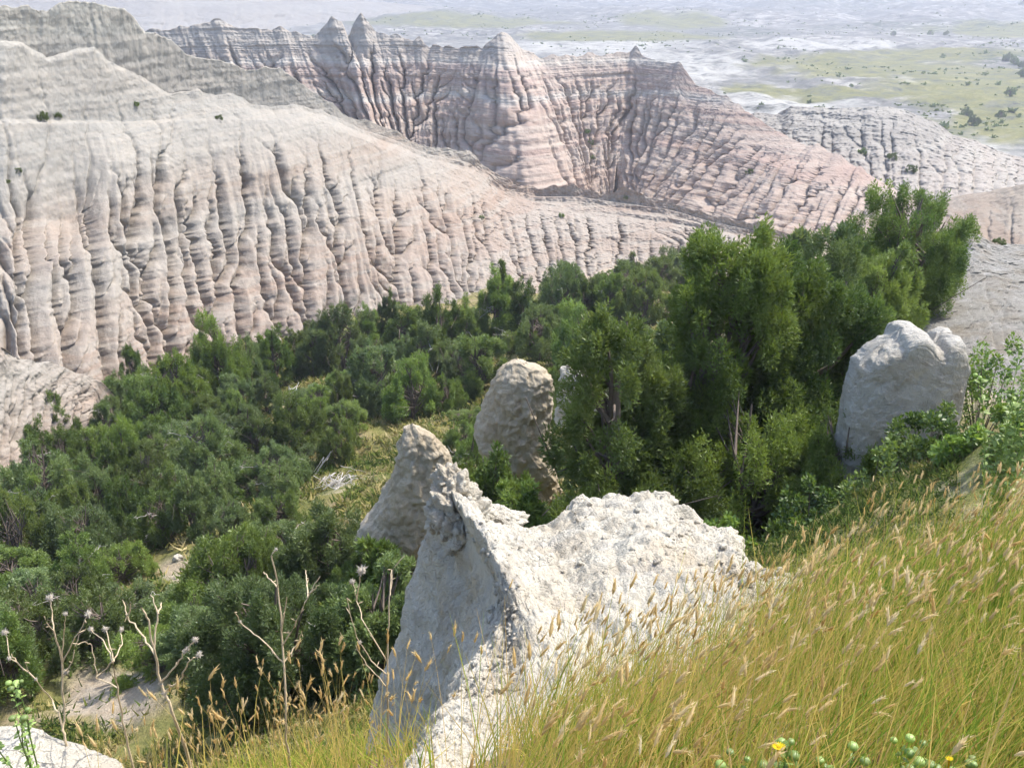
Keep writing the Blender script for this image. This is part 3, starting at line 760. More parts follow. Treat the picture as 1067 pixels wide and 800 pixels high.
OUT = []
def build_outcrop():
    Bd = np.array([(372, 900, 1.95), (445, 744, 3.15), (480, 702, 3.75), (510, 660, 4.5), (519, 622, 5.1), (511, 590, 5.7), (494, 560, 6.25),
                   (478, 535, 6.5), (463, 505, 6.75), (470, 500, 6.9), (480, 510, 6.95), (492, 530, 6.95), (505, 541, 6.95), (520, 543, 6.95),
                   (540, 546, 6.95), (556, 550, 6.95), (580, 540, 7.0), (598, 526, 7.1), (606, 523, 7.1), (618, 525, 7.1), (634, 520, 7.1),
                   (650, 517, 7.1), (668, 516, 7.05), (684, 519, 7.0), (700, 530, 6.8), (722, 541, 6.6), (742, 551, 6.4), (758, 554, 6.1),
                   (767, 574, 5.8), (764, 593, 5.4), (790, 595, 5.0), (826, 607, 4.6), (880, 650, 4.2)])
    Gk = np.array([(0, 440, 900, 1.9), (1, 470, 820, 2.4), (4, 540, 768, 2.75), (8, 600, 730, 3.1), (18, 655, 702, 3.4), (23, 715, 676, 3.6), (27, 765, 660, 3.75), (30, 800, 650, 3.9), (32, 850, 662, 3.9)], float)
    gi = np.arange(len(Bd))
    Gw = un(np.interp(gi, Gk[:, 0], Gk[:, 1]), np.interp(gi, Gk[:, 0], Gk[:, 2]), np.interp(gi, Gk[:, 0], Gk[:, 3]))
    B = un(Bd[:, 0], Bd[:, 1], Bd[:, 2])
    ar = np.concatenate([[0], np.cumsum(np.linalg.norm(np.diff(B, axis=0), axis=1))])
    ns = 620
    q = np.linspace(0, ar[-1], ns)
    B = np.stack([smooth1(np.interp(q, ar, B[:, i]), 9) for i in range(3)], -1)
    Gw = np.stack([smooth1(np.interp(q, ar, Gw[:, i]), 41) for i in range(3)], -1)
    t2 = np.gradient(np.stack([smooth1(B[:, 0], 61), smooth1(B[:, 1], 61)], -1), axis=0)
    nrm = np.stack([-t2[:, 1], t2[:, 0]], -1); nrm /= np.linalg.norm(nrm, axis=1)[:, None] + 1e-9
    out = np.stack([smooth1(nrm[:, 0], 81), smooth1(nrm[:, 1], 81), 0 * q], -1)
    rows = []
    for h in np.linspace(1, 0, 120, endpoint=False):          # steep flank, bottom to rim
        dn = 3.6 * h
        rows.append(B + out * (0.06 * math.sin(min(h * 6, 1) * 1.57) + 1.15 * h) + np.array([0, 0, -dn]))
    for t in np.linspace(0, 1, 130):                          # top surface, falling from rim to the saddle
        R = B * (1 - t) + Gw * t
        R[:, 2] += 0.10 * math.sin(math.pi * t)
        rows.append(R)
    for t in (0.3, 1.0):
        rows.append(Gw + np.array([0.05 * t, -0.2 * t, -0.35 * t]))
    P = np.array(rows)
    wr = (1 - sstep(q, 4.5, 5.1))[None, :, None]
    for _ in range(340):
        Pn = P.copy(); Pn[70:190] = 0.25 * P[69:189] + 0.5 * P[70:190] + 0.25 * P[71:191]
        P = P + (Pn - P) * wr
    x, y, z = P[..., 0], P[..., 1], P[..., 2]
    top = np.concatenate([np.zeros(120), np.ones(len(P) - 120)])[:, None]
    n = 0.10 * fbm(x * 1.3, y * 1.3, z * 1.1, 3) + 0.07 * (0.3 - np.abs(perlin(x * 2.6, y * 2.6, z * 0.9 + 4))) \
        + 0.035 * fbm(x * 6, y * 6, z * 5, 4, 0.6) + 0.018 * fbm(x * 19, y * 19, z * 19, 3, 0.65)
    rim = np.exp(-((np.arange(len(P)) - 122) / 16.0) ** 2)[:, None]
    lumpy = sstep(q, 4.3, 5.0)[None, :] * rim
    n = n + lumpy * (0.16 * np.abs(perlin(x * 4.2, y * 4.2, z * 4.2 + 2)) - 0.03)
    P[..., 2] += n * (0.35 + 0.65 * top)
    P[..., 0] += (out[:, 0][None] * n * (1 - top)); P[..., 1] += (out[:, 1][None] * n * (1 - top))
    OUT.append(P)
    o = obj('rock_outcrop', P.reshape(-1, 3), grid_faces(len(P), ns), M_ROCK)
    tag(o, 'big white crumbly rock spur with a knobbed tip jutting out beyond the golden grass', 'rock')
    k = Acc()
    for i, (u, v, Y, r) in enumerate([(467, 508, 6.7, .085), (474, 524, 6.62, .11), (462, 530, 6.6, .085), (484, 531, 6.65, .10), (470, 545, 6.5, .12),
                                      (488, 549, 6.5, .12), (478, 562, 6.4, .10), (458, 549, 6.5, .08), (500, 545, 6.7, .08)]):
        V, f = lump(un(u, v - 9, Y - 0.06), 1.32 * np.array([r, r, r * 1.1]), i * 3.1, 44, 0.55); k.add(V, f)
    link('rock_knob', k.data('rock_knob', M_ROCK), o)['label'] = 'stacked rounded lumps forming the tip of the spur'
    k = Acc()
    for i, (u, v, Y, r) in enumerate([(515, 538, 6.75, .13), (530, 541, 6.7, .12), (508, 552, 6.5, .09), (521, 555, 6.4, .06), (506, 535, 6.8, .07)]):
        V, f = lump(un(u, v, Y), np.array([r * 1.25, r, r * 0.6]), 40 + i * 3.1); k.add(V, f)
    link('rock_slab', k.data('rock_slab', M_ROCK), o)
    for i, (u, v, Y, r) in enumerate([(606, 530, 7.0, .11), (596, 541, 6.9, .08), (690, 527, 6.9, .13), (735, 562, 6.3, .12), (757, 565, 6.1, .12), (700, 545, 6.7, .10), (752, 580, 5.9, .12)]):
        V, f = lump(un(u, v, Y), np.array([r, r, r * 0.9]), 80 + i * 3.1); obj('crest_lump', V, f, M_ROCK, o)

def build_rubble():
    r = np.random.default_rng(44); k = Acc()
    P = OUT[0]; n = 520
    i = r.integers(128, len(P) - 40, n); j = r.integers(120, P.shape[1] - 30, n)
    for a, b in zip(i, j):
        s = 0.010 * math.exp(r.normal() * 0.55)
        V, f = lump(P[a, b] + [0, 0, s * 0.35], np.array([s, s * r.uniform(0.7, 1.1), s * 0.7]), a * 0.7 + b, 6, 0.45); k.add(V, f)
    o = link('rubble', k.data('rubble', M_ROCK)); tag(o, 'small loose clay crumbs scattered over the top of the white spur', 'rubble', None, 'stuff')

def build_rocks():
    build_outcrop()
    build_rubble()
    pinnacle('rock_pinnacle', 'leaning tan rock pinnacle standing left of the white spur tip',
             [(445, 421, 437), (452, 416, 452), (465, 413, 464), (480, 412, 471), (497, 406, 474), (515, 397, 474), (533, 390, 473), (550, 377, 471),
              (566, 372, 468), (585, 381, 466), (610, 388, 464), (670, 380, 470)], 17.5, 0.62, M_ROCK2, 3.3, amp=0.19)
    pinnacle('rock_pinnacle', 'tall blunt rock pinnacle with a vertical crack beside the pale green juniper',
             [(377, 531, 545), (381, 523, 560), (390, 518, 574), (405, 512, 576), (422, 506, 575), (440, 499, 573), (456, 497, 573), (472, 504, 575),
              (492, 513, 578), (520, 520, 581), (580, 515, 590)], 21.0, 0.6, M_ROCK2, 8.8, amp=0.20)
    pinnacle('rock_pinnacle', 'slim white rock tip showing between the leaning juniper and the grove',
             [(232, 879, 884), (240, 874, 887), (258, 868, 889), (285, 862, 892), (320, 858, 896)], 25.5, 0.7, M_ROCK, 15.0, amp=0.07, nr=60, na=80)
    pinnacle('rock_pinnacle', 'small white fluted rock half hidden behind the pale green juniper',
             [(384, 588, 596), (388, 584, 606), (396, 583, 622), (408, 584, 636), (440, 580, 650)], 23.5, 0.6, M_ROCK, 19.0, amp=0.16, nr=60, na=80)
    fin('rock_fin', 'grey white upright rock fin with two blunt horns above the leafy shrubs',
        [(888, 392), (893, 378), (905, 367), (920, 358), (932, 353), (938, 343), (946, 340), (955, 340), (962, 345), (968, 356), (975, 357), (980, 349), (988, 346), (996, 347), (999, 358), (1001, 392)], 14.0, 0.5, 1.9, M_ROCK3, 24.0, amp=0.07)
    fin('boulder', 'low white crumbly boulder in the bottom left corner',
        [(-120, 800), (-60, 785), (0, 780), (20, 783), (36, 792), (52, 797), (70, 803), (100, 809), (118, 814), (132, 825)], 2.6, 0.16, 0.55, M_ROCK, 33.0, amp=0.035)
    sp = [(370, 574, 6), (379, 589, 5), (374, 584, 3), (360, 566, 3), (187, 588, 4)]
    names = ['palest small boulder at the left foot of the leaning rock pinnacle', 'second small boulder, just below the palest one by the leaning pinnacle',
             'pebble sized boulder wedged between the two pale ones by the pinnacle', 'small boulder on the sunny patch left of the leaning pinnacle',
             'lone small boulder on the bare sandy patch among the junipers']
    for i, (u, v, r) in enumerate(sp):
        p = ground_hit(u, v)
        if p is None: continue
        m = r * np.linalg.norm(p) / F
        V, f = lump((0, 0, m * 0.4), (m * 1.2, m, m * 0.9), i * 5.0, 20)
        o = obj('boulder', V, f, M_ROCK); o.location = p
        tag(o, names[i], 'rock', 'small boulders among the junipers')
build_rocks()

# ------------------------------------------------------------------ juniper trees
def sprays(cl, n, L, seed, wr=0.24, M=4, up=0.55):
    """feathery leaf sprays through the volume of the clumps. cl: (c, r3, tint)"""
    r = np.random.default_rng(seed)
    C = np.array([c for c, _, _ in cl]); R = np.array([q for _, q, _ in cl]); T = np.array([t for _, _, t in cl])
    wgt = (R[:, 0] * R[:, 2]) ** 1.0; wgt /= wgt.sum()
    k = r.choice(len(cl), n, p=wgt)
    d = r.normal(size=(n, 3)); d /= np.linalg.norm(d, axis=1)[:, None]
    fr = 1 - 0.66 * r.random(n) ** 1.6
    lumpn = 1 + 0.35 * perlin(d[:, 0] * 2 + k, d[:, 1] * 2 + k * 0.37, d[:, 2] * 2)
    pos = C[k] + d * R[k] * (fr * lumpn)[:, None]
    rad = pos * np.array([1, 1, 0]); rad /= np.linalg.norm(rad, axis=1)[:, None] + 1e-6
    ax = 0.75 * d + np.array([0, 0, up]) + 0.35 * rad + 0.45 * r.normal(size=(n, 3))
    ax /= np.linalg.norm(ax, axis=1)[:, None]
    sd = np.cross(ax, r.normal(size=(n, 3))); sd /= np.linalg.norm(sd, axis=1)[:, None] + 1e-9
    s2 = np.cross(ax, sd)
    Ls = L * r.uniform(0.6, 1.3, n)
    V = np.zeros((n, M, 3, 3))
    for m in range(M):
        f = m / max(M - 1, 1)
        p = pos + ax * (Ls * 0.5 * f)[:, None]
        an = r.uniform(0, 6.28, n)
        side = sd * np.cos(an)[:, None] + s2 * np.sin(an)[:, None]
        tipd = ax + side * (0.75 * (1 - f) * r.uniform(0.4, 1.3, n))[:, None]
        wd = np.cross(tipd, r.normal(size=(n, 3))); wd /= np.linalg.norm(wd, axis=1)[:, None] + 1e-9
        V[:, m, 0] = p - wd * (Ls * wr * 0.5)[:, None]
        V[:, m, 1] = p + wd * (Ls * wr * 0.5)[:, None]
        V[:, m, 2] = p + tipd * (Ls * 0.62)[:, None]
    t = np.clip(T[k] + 0.18 * r.normal(size=n), 0, 1)
    V = V.reshape(-1, 3)
    return V, np.arange(len(V)).reshape(-1, 3), np.repeat(t, M * 3)

def crown_clumps(kind, seed, n, rad=0.5, nsub=5):
    """clump centres in a unit-height crown"""
    r = np.random.default_rng(seed); out = []
    lobes = [(r.uniform(-.22, .22) * rad * 2, r.uniform(-.22, .22) * rad * 2, r.uniform(0.72, 1.0)) for _ in range({'upright': 3, 'broad': 5, 'bush': 6, 'slim': 1, 'ball': 5}[kind])]
    lobes[0] = (r.uniform(-.06, .06), r.uniform(-.06, .06), 1.0)
    for i in range(n):
        lx, ly, lh = lobes[i % len(lobes)]
        h = r.random() ** 0.85
        if kind == 'slim': env = 0.5 * (1 - h) ** 0.6 * min(1, h * 5 + 0.35); h0 = 0.06
        elif kind == 'upright': env = (0.18 + 0.82 * (1 - h) ** 0.7) * min(1, h * 3.0 + 0.45) * 1.12; h0 = 0.10
        elif kind == 'ball': env = math.sqrt(max(0.02, 1 - ((h - 0.52) / 0.53) ** 2)); h0 = 0.14
        elif kind == 'broad': env = math.sqrt(max(0, 1 - (h * 0.97) ** 2.4)) * min(1, h * 2.5 + 0.5); h0 = 0.12
        else: env = math.sqrt(max(0, 1 - (h * 0.98) ** 2)); h0 = 0.04
        a = r.random() * 6.283; q = env * rad * math.sqrt(r.uniform(0.15, 1.0))
        mixl = h ** 1.2
        z = h0 + (lh - h0) * h * 0.93
        cr = r.uniform(0.06, 0.13) * (1.15 - 0.5 * h) * {'slim': 0.8, 'upright': 0.9, 'broad': 1.0, 'ball': 1.0, 'bush': 1.15}[kind] * (0.6 + 0.8 * rad)
        out.append((np.array([lx * mixl + q * math.cos(a), ly * mixl + q * math.sin(a), z]), np.array([cr, cr, cr * r.uniform(0.9, 1.5)]), float(np.clip(r.normal(0.45, 0.22), 0, 1))))
    sub = []
    for c, q, t in out:
        for _ in range(nsub):
            d = r.normal(size=3); d /= np.linalg.norm(d)
            k = r.uniform(0.32, 0.55)
            sub.append((c + d * q * r.uniform(0.5, 1.05), np.array([q[0] * k, q[1] * k, q[2] * k * r.uniform(1.3, 2.2)]), float(np.clip(t + r.normal() * 0.12, 0, 1))))
    return (sub if nsub else out), lobes

def trunk_mesh(name, kind, cl, lobes, seed, rad, dead=5):
    r = np.random.default_rng(seed); k = Acc()
    for j, (lx, ly, lh) in enumerate(lobes):
        n = 9; t = np.linspace(0, 1, n)
        pts = np.stack([lx * t ** 1.3 + 0.015 * np.sin(t * 7 + j), ly * t ** 1.3 + 0.015 * np.cos(t * 6 + j), -0.06 + t * (lh * 0.88 + 0.06)], -1)
        k.tube(pts, (0.032 if j == 0 else 0.022) * (1 - 0.85 * t), 7)
        for c, rr, _ in [q_ for q_ in cl[j::len(lobes)] if np.hypot(q_[0][0], q_[0][1]) < rad * 0.62][:14]:
            t0 = float(np.clip((c[2] - 0.14) / lh, 0.05, 0.85))
            b = np.array([np.interp(t0, t, pts[:, i]) for i in range(3)])
            m = (b + c) / 2 + np.array([0, 0, -0.03])
            k.tube(np.array([b, m, c]), [0.010, 0.007, 0.003], 4)
    for _ in range(dead):
        a = r.random() * 6.283; z0 = r.uniform(0.1, 0.5); ln = rad * r.uniform(0.8, 1.15)
        p = [np.array([0, 0, z0])]
        for s in range(1, 5):
            p.append(np.array([math.cos(a + 0.2 * s * r.normal()) * ln * s / 4, math.sin(a) * ln * s / 4, z0 + r.uniform(-.03, .08) * s]))
        k.tube(np.array(p), [0.007, 0.006, 0.005, 0.003, 0.0015], 4)
    return k.data(name, M_BARK)

def dense_(p, n, r):
    t = np.linspace(0, len(p) - 1, (len(p) - 1) * n + 1)
    q = np.stack([np.interp(t, np.arange(len(p)), p[:, i]) for i in range(3)], -1)
    return q + r.normal(size=q.shape) * 0.012

def juniper_proto(kind, seed, n_cl, n_sp, L, rad=0.5, mats=None, M=4):
    cl, lobes = crown_clumps(kind, seed, n_cl, rad)
    V, t, tint = sprays(cl, n_sp, L, seed + 1, M=M)
    crowns = [mesh_data('crown', V, t, m, False, {'tint': tint}) for m in (mats or [M_JUN])]
    rd = np.random.default_rng(seed + 9); dead_me = []
    for _ in range(4):
        kd = Acc()
        a = rd.random() * 6.283; z0 = rd.uniform(0.15, 0.75); e = np.array([math.cos(a) * rad * rd.uniform(0.75, 1.12), math.sin(a) * rad * rd.uniform(0.75, 1.12), z0 + rd.uniform(0.0, 0.22)])
        pp = dense_(np.array([[0, 0, z0], e * [0.5, 0.5, 1] - [0, 0, 0.04], e]), 4, rd); kd.tube(pp, np.linspace(0.0065, 0.002, 9), 4)
        for q_ in (5, 7):
            b = pp[q_]; kd.tube(np.array([b, b + rd.normal(size=3) * 0.05, b + rd.normal(size=3) * 0.09]), [0.004, 0.0025, 0.0012], 4)
        dead_me.append(kd.data('dead_branch', M_DEAD))
    return dict(dead=dead_me, crowns=crowns, trunk=trunk_mesh('trunk', kind, cl, lobes, seed + 2, rad), rad=rad, kind=kind)

def plant_tree(proto, p, h, w, label, group, mi=0, rz=None, tilt=(0, 0), name='juniper_tree', cat='tree', dead=False):
    o = empty(name, tuple(p), rng.uniform(0, 6.28) if rz is None else rz)
    sx = w / (2 * proto['rad'])
    o.scale = (sx, sx, h)
    o.rotation_euler = (tilt[0], tilt[1], o.rotation_euler[2])
    link('crown', proto['crowns'][mi], o)
    link('trunk', proto['trunk'], o)
    for dm in (proto['dead'] if dead else []): link('dead_branch', dm, o)['label'] = 'bare silver grey limb'
    tag(o, label, cat, group)
    return o

def at_photo(u, vb, vt, wpx, Y=None):
    """foot, height and width for a plant that spans these photo rows"""
    p = ground_hit(u, vb) if Y is None else un(u, vb, Y)
    if p is None: return None
    if Y is not None: p[2] = min(p[2], float(H(p[0], p[1])))
    top = un(u, vt, p[1])
    f = p[1] * CP - p[2] * SP
    return p, max(0.3, top[2] - p[2]), wpx * f / F

def build_trees():
    big = [  # u, v_base, v_top, width, kind, seed, clumps, sprays, spray length, material, tilt, Y, label
        (725, 545, 238, 185, 'upright', 101, 80, 105000, 0.0135, 0, (0, 0.02), 16.8, 'tall dense dark green juniper with a flame shaped top beside the pale one'),
        (792, 548, 252, 205, 'upright', 102, 72, 95000, 0.0135, 0, (0, 0.05), 17.5, 'tall yellow green juniper with an open dark trunk in the big clump'),
        (642, 524, 300, 190, 'upright', 103, 50, 52000, 0.017, 2, (0, 0), 15.4, 'pale feathery juniper with see through crown standing before the cracked rock pinnacle'),
        (930, 330, 188, 122, 'ball', 104, 90, 80000, 0.018, 0, (0, 0.05), 25.0, 'leaning round headed juniper high on the bare grey slope'),
        (900, 352, 250, 86, 'bush', 105, 50, 42000, 0.024, 2, (0, 0.15), 22.0, 'brushy light green juniper below the leaning round headed one'),
        (846, 480, 240, 130, 'upright', 106, 60, 65000, 0.016, 1, (0, 0), 21.0, 'blue green upright juniper at the right shoulder of the big clump'),
        (775, 572, 405, 165, 'bush', 107, 60, 55000, 0.023, 0, (0, 0), 15.0, 'low shadowed juniper mound under the big clump'),
        (862, 562, 415, 125, 'bush', 108, 50, 46000, 0.023, 0, (0, 0), 14.0, 'dark spreading juniper left of the rock fin'),
        (700, 520, 352, 105, 'upright', 109, 46, 42000, 0.018, 2, (0, 0), 15.8, 'slender grey green juniper leaning from behind the pale feathery one'),
        (885, 440, 300, 85, 'upright', 110, 40, 30000, 0.022, 0, (0, 0), 18.0, 'small upright juniper directly behind the rock fin'),
        (300, 742, 588, 180, 'bush', 111, 64, 70000, 0.024, 1, (0, 0), None, 'wide rounded juniper bush behind the tall dry stalks, nearest to the white spur'),
        (398, 700, 590, 95, 'bush', 112, 55, 26000, 0.042, 1, (0, 0), None, 'blue green juniper bush tucked against the white spur'),
        (245, 640, 562, 130, 'bush', 113, 60, 26000, 0.042, 0, (0, 0), None, 'yellow green juniper mound left of the wide rounded bush'),
        (345, 612, 528, 100, 'bush', 114, 55, 22000, 0.045, 1, (0, 0), None, 'soft grey green juniper bush below the deadwood tangle'),
        (515, 545, 470, 70, 'bush', 115, 40, 14000, 0.05, 0, (0, 0), 19.0, 'dark juniper bush at the foot of the cracked rock pinnacle'),
        (640, 560, 500, 150, 'bush', 116, 50, 20000, 0.045, 0, (0, 0), 13.5, 'low juniper thicket right behind the spur crest'),
        (545, 548, 505, 60, 'bush', 117, 24, 5000, 0.09, 0, (0, 0), 16.0, 'small bright juniper sprig between the spur knob and the cracked pinnacle'),
        (755, 470, 330, 110, 'upright', 118, 50, 44000, 0.019, 0, (0, 0), 19.5, 'dark juniper filling the gap behind the two tall green ones'),
        (690, 420, 330, 90, 'upright', 119, 34, 9000, 0.046, 1, (0, 0), 24.0, 'bluish juniper seen between the pale feathery tree and the tall dense one'),
        (820, 300, 236, 70, 'broad', 120, 34, 9000, 0.06, 1, (0, 0), 36.0, 'rounded bluish juniper on the skyline of the big clump'),
        (395, 612, 560, 46, 'bush', 121, 24, 5000, 0.08, 0, (0, 0), 16.2, 'dark green juniper bush growing at the leaning pinnacle base'),
    ]
    mats3 = [M_JUN, M_JUNB, M_JUNP]
    for (u, vb, vt, w, kind, sd, ncl, nsp, L, mi, tilt, Y, lab) in big:
        q = at_photo(u, vb, vt, w, Y)
        if q is None: print('miss', lab); continue
        p, h, wd = q
        rad = float(np.clip(wd / h / 2, 0.18, 0.75))
        pr = juniper_proto(kind, sd, ncl, nsp, L, rad, [mats3[mi]], M=4)
        plant_tree(pr, p, h, wd, lab, None, 0, 0.0, tilt, dead=False)
    # the grove on the valley floor: a few kinds, many copies
    pro = {}
    for nm, kind, seeds, ncl, nsp, L, rad in [('upright', 'upright', (201, 202, 203), 40, 15000, 0.034, 0.33), ('broad', 'broad', (211, 212, 213), 42, 17000, 0.038, 0.5),
                                              ('bush', 'bush', (221, 222, 223, 224), 40, 17000, 0.046, 0.62), ('slim', 'slim', (231,), 26, 4000, 0.05, 0.2)]:
        pro[nm] = [juniper_proto(kind, s, ncl, nsp, L, rad, mats3, 3) for s in seeds]
    hand = [(41, 470, 418, 18, 'slim'), (72, 480, 402, 40, 'upright'), (118, 442, 386, 40, 'upright'), (143, 414, 353, 30, 'upright'), (166, 452, 392, 66, 'broad'),
            (190, 442, 368, 60, 'broad'), (233, 414, 328, 62, 'broad'), (264, 410, 343, 40, 'upright'), (289, 402, 333, 46, 'upright'), (331, 396, 332, 46, 'upright'),
            (358, 388, 317, 64, 'broad'), (404, 352, 297, 26, 'upright'), (428, 372, 312, 50, 'upright'), (458, 376, 290, 44, 'upright'), (482, 366, 304, 44, 'upright'),
            (519, 352, 275, 50, 'upright'), (527, 330, 267, 18, 'slim'), (546, 346, 284, 40, 'upright'), (582, 342, 274, 54, 'broad'), (611, 338, 281, 36, 'upright'),
            (634, 336, 284, 44, 'broad'), (662, 330, 272, 44, 'upright'), (52, 540, 458, 92, 'broad'), (20, 600, 520, 90, 'bush'), (130, 495, 430, 60, 'broad'),
            (560, 384, 318, 60, 'broad'), (610, 392, 318, 70, 'broad'), (500, 410, 340, 62, 'upright'), (590, 300, 268, 30, 'upright'), (660, 300, 262, 36, 'broad'),
            (700, 296, 258, 40, 'broad'), (650, 312, 272, 52, 'broad'), (684, 306, 260, 52, 'upright'), (716, 300, 252, 50, 'broad'), (672, 334, 282, 58, 'broad'), (628, 320, 280, 40, 'upright'), (600, 316, 276, 40, 'broad'), (312, 470, 404, 60, 'broad'), (220, 500, 432, 70, 'broad'), (92, 590, 520, 90, 'bush'), (430, 440, 372, 66, 'broad'), (395, 425, 352, 60, 'upright'), (445, 400, 330, 50, 'upright')]
    spots = [dict(u=a, vb=b, vt=c, w=d, k=e) for a, b, c, d, e in hand]
    r = np.random.default_rng(77)
    edge = lambda u: np.interp(u, [-60, 0, 60, 110, 200, 400, 560, 660], [500, 478, 452, 410, 392, 338, 316, 300])
    tries = 0; pts = [(s['u'], s['vb']) for s in spots]
    clear = [(200, 592, 30, 16), (118, 725, 60, 34), (354, 508, 24, 18), (365, 548, 26, 22), (322, 386, 18, 10), (305, 430, 10, 14), (130, 560, 8, 8)]
    rocks = [(372, 476, 440, 600), (496, 580, 372, 500)]
    while tries < 12000 and len(spots) < 190:
        tries += 1
        u = r.uniform(-40, 660); v = r.uniform(300, 735)
        if v < edge(u) + 12: continue
        if u > 380 and v > 585: continue
        if u > 350 and v > 690: continue
        if u > 490 and v > 500: continue
        if u > 590 and v > 420: continue
        if any(a - 6 < u < b + 6 and c < v < d for a, b, c, d in rocks): continue
        sc = np.interp(v, [300, 400, 500, 600, 735], [0.62, 0.8, 1.05, 1.4, 1.9])
        if any(abs(u - a) < 23 * sc and abs(v - b) < 14 * sc for a, b in pts): continue
        k = r.choice(['upright', 'broad', 'bush'], p=[0.30, 0.32, 0.38])
        hp = {'upright': r.uniform(46, 66), 'broad': r.uniform(34, 52), 'bush': r.uniform(22, 36)}[k] * sc
        wp = {'upright': r.uniform(34, 46), 'broad': r.uniform(44, 60), 'bush': r.uniform(46, 66)}[k] * sc
        if any(abs(u - a) < c + wp * 0.38 and v - hp - d * 0.6 < b < v + d * 0.6 for a, b, c, d in clear): continue
        pts.append((u, v)); spots.append(dict(u=u, vb=v, vt=v - hp, w=wp, k=k))
    # rows of the grove counted from the wall's foot towards the camera
    for s_ in spots:
        s_['row'] = int(np.clip((s_['vb'] - edge(s_['u'])) // 34, 0, 8))
    shape = {'upright': 'upright juniper', 'broad': 'rounded juniper', 'bush': 'low juniper bush', 'slim': 'slim spire juniper'}
    rown = ["wall foot row"] + ["%s row from the wall" % ORD[i] for i in range(1, 9)]
    tone = ['green', 'blue green', 'yellow green']
    for row in range(9):
        cur = sorted([s_ for s_ in spots if s_['row'] == row], key=lambda q: q['u'])
        for i, s_ in enumerate(cur):
            s_['ord'] = i
    for s_ in spots:
        q = at_photo(s_['u'], s_['vb'], s_['vt'], s_['w'])
        if q is None: continue
        p, h, wd = q
        pr = pro[s_['k']][r.integers(len(pro[s_['k']]))]
        mi = int(r.choice(3, p=[0.45, 0.35, 0.20]))
        lab = '%s %s, %s from left in the %s' % (tone[mi], shape[s_['k']], ordw(s_['ord']), rown[s_['row']])
        p[2] -= 0.05
        plant_tree(pr, p, h, wd, lab, 'junipers of the valley grove', mi, r.uniform(0, 6.28), (r.normal() * 0.06, r.normal() * 0.06), dead=r.random() < 0.28)
    return pro
M_JUNP = mat_leaf('pale_juniper_leaf', (0.090, 0.145, 0.045), (0.20, 0.265, 0.080), (0.18, 0.21, 0.045), 0.40)
PRO = build_trees()

# ------------------------------------------------------------------ leafy shrubs
def leaf_cloud(cl, n, L, seed, wr=0.55):
    r = np.random.default_rng(seed)
    C = np.array([c for c, _, _ in cl]); R = np.array([q for _, q, _ in cl]); T = np.array([t for _, _, t in cl])
    k = r.integers(len(cl), size=n)
    d = r.normal(size=(n, 3)); d /= np.linalg.norm(d, axis=1)[:, None]
    pos = C[k] + d * R[k] * (1 - 0.7 * r.random(n) ** 1.5)[:, None]
    ax = 0.6 * d + r.normal(size=(n, 3)) * 0.5 + np.array([0, 0, 0.3]); ax /= np.linalg.norm(ax, axis=1)[:, None]
    sd = np.cross(ax, r.normal(size=(n, 3)) + [0, 0, 1.0]); sd /= np.linalg.norm(sd, axis=1)[:, None] + 1e-9
    Ls = (L * r.uniform(0.6, 1.3, n))[:, None]
    V = np.stack([pos, pos + ax * Ls * 0.5 + sd * Ls * wr * 0.5, pos + ax * Ls, pos + ax * Ls * 0.5 - sd * Ls * wr * 0.5], 1).reshape(-1, 3)
    t = np.clip(T[k] + 0.2 * r.normal(size=n), 0, 1)
    return V, np.arange(len(V)).reshape(-1, 4), np.repeat(t, 4)

def build_shrubs():
    lst = [(962, 512, 425, 105, 301, 5200, 0.075, 0, 12.0, 'bright leafy shrub in front of the rock fin'),
           (903, 545, 450, 80, 302, 2200, 0.075, 1, 12.0, 'thin pale shrub with see through twigs left of the bright leafy one'),
           (1030, 420, 340, 110, 303, 3600, 0.075, 0, 14.0, 'olive green scrub on the slope right of the rock fin'),
           (840, 585, 500, 100, 304, 4000, 0.08, 0, 12.5, 'dark leafy shrub peeping over the grass heads'),
           (1000, 500, 445, 70, 305, 2600, 0.075, 0, 10.5, 'low leafy shrub just behind the grass at the right'),
           (1052, 500, 430, 90, 307, 3600, 0.07, 0, 9.5, 'olive scrub behind the bushy pale green weed at the right edge'),
           (745, 590, 545, 80, 306, 2200, 0.085, 0, 12.0, 'leafy shrub behind the right end of the white spur')]
    for (u, vb, vt, w, sd, n, L, mi, Y, lab) in lst:
        p, h, wd = at_photo(u, vb, vt, w, Y)
        cl, lobes = crown_clumps('bush', sd, 34, 0.6, 0)
        sc = np.array([wd / 1.2, wd / 1.2, h])
        cl = [(c * sc, rr * sc, t) for c, rr, t in cl]
        V, f, t = leaf_cloud(cl, n, L, sd)
        o = empty('leafy_shrub', tuple(p))
        tag(o, lab, 'shrub')
        link('foliage', mesh_data('foliage', V, f, [M_BROAD, M_WEEDLEAF][mi], False, {'tint': t}), o)
        k = Acc()
        for c, rr, _ in cl[:22]:
            k.tube(np.array([[0, 0, -0.1], c * [0.45, 0.45, 0.5], c]), [0.016, 0.011, 0.004], 5)
        link('stem', k.data('stem', M_BARK), o)
build_shrubs()

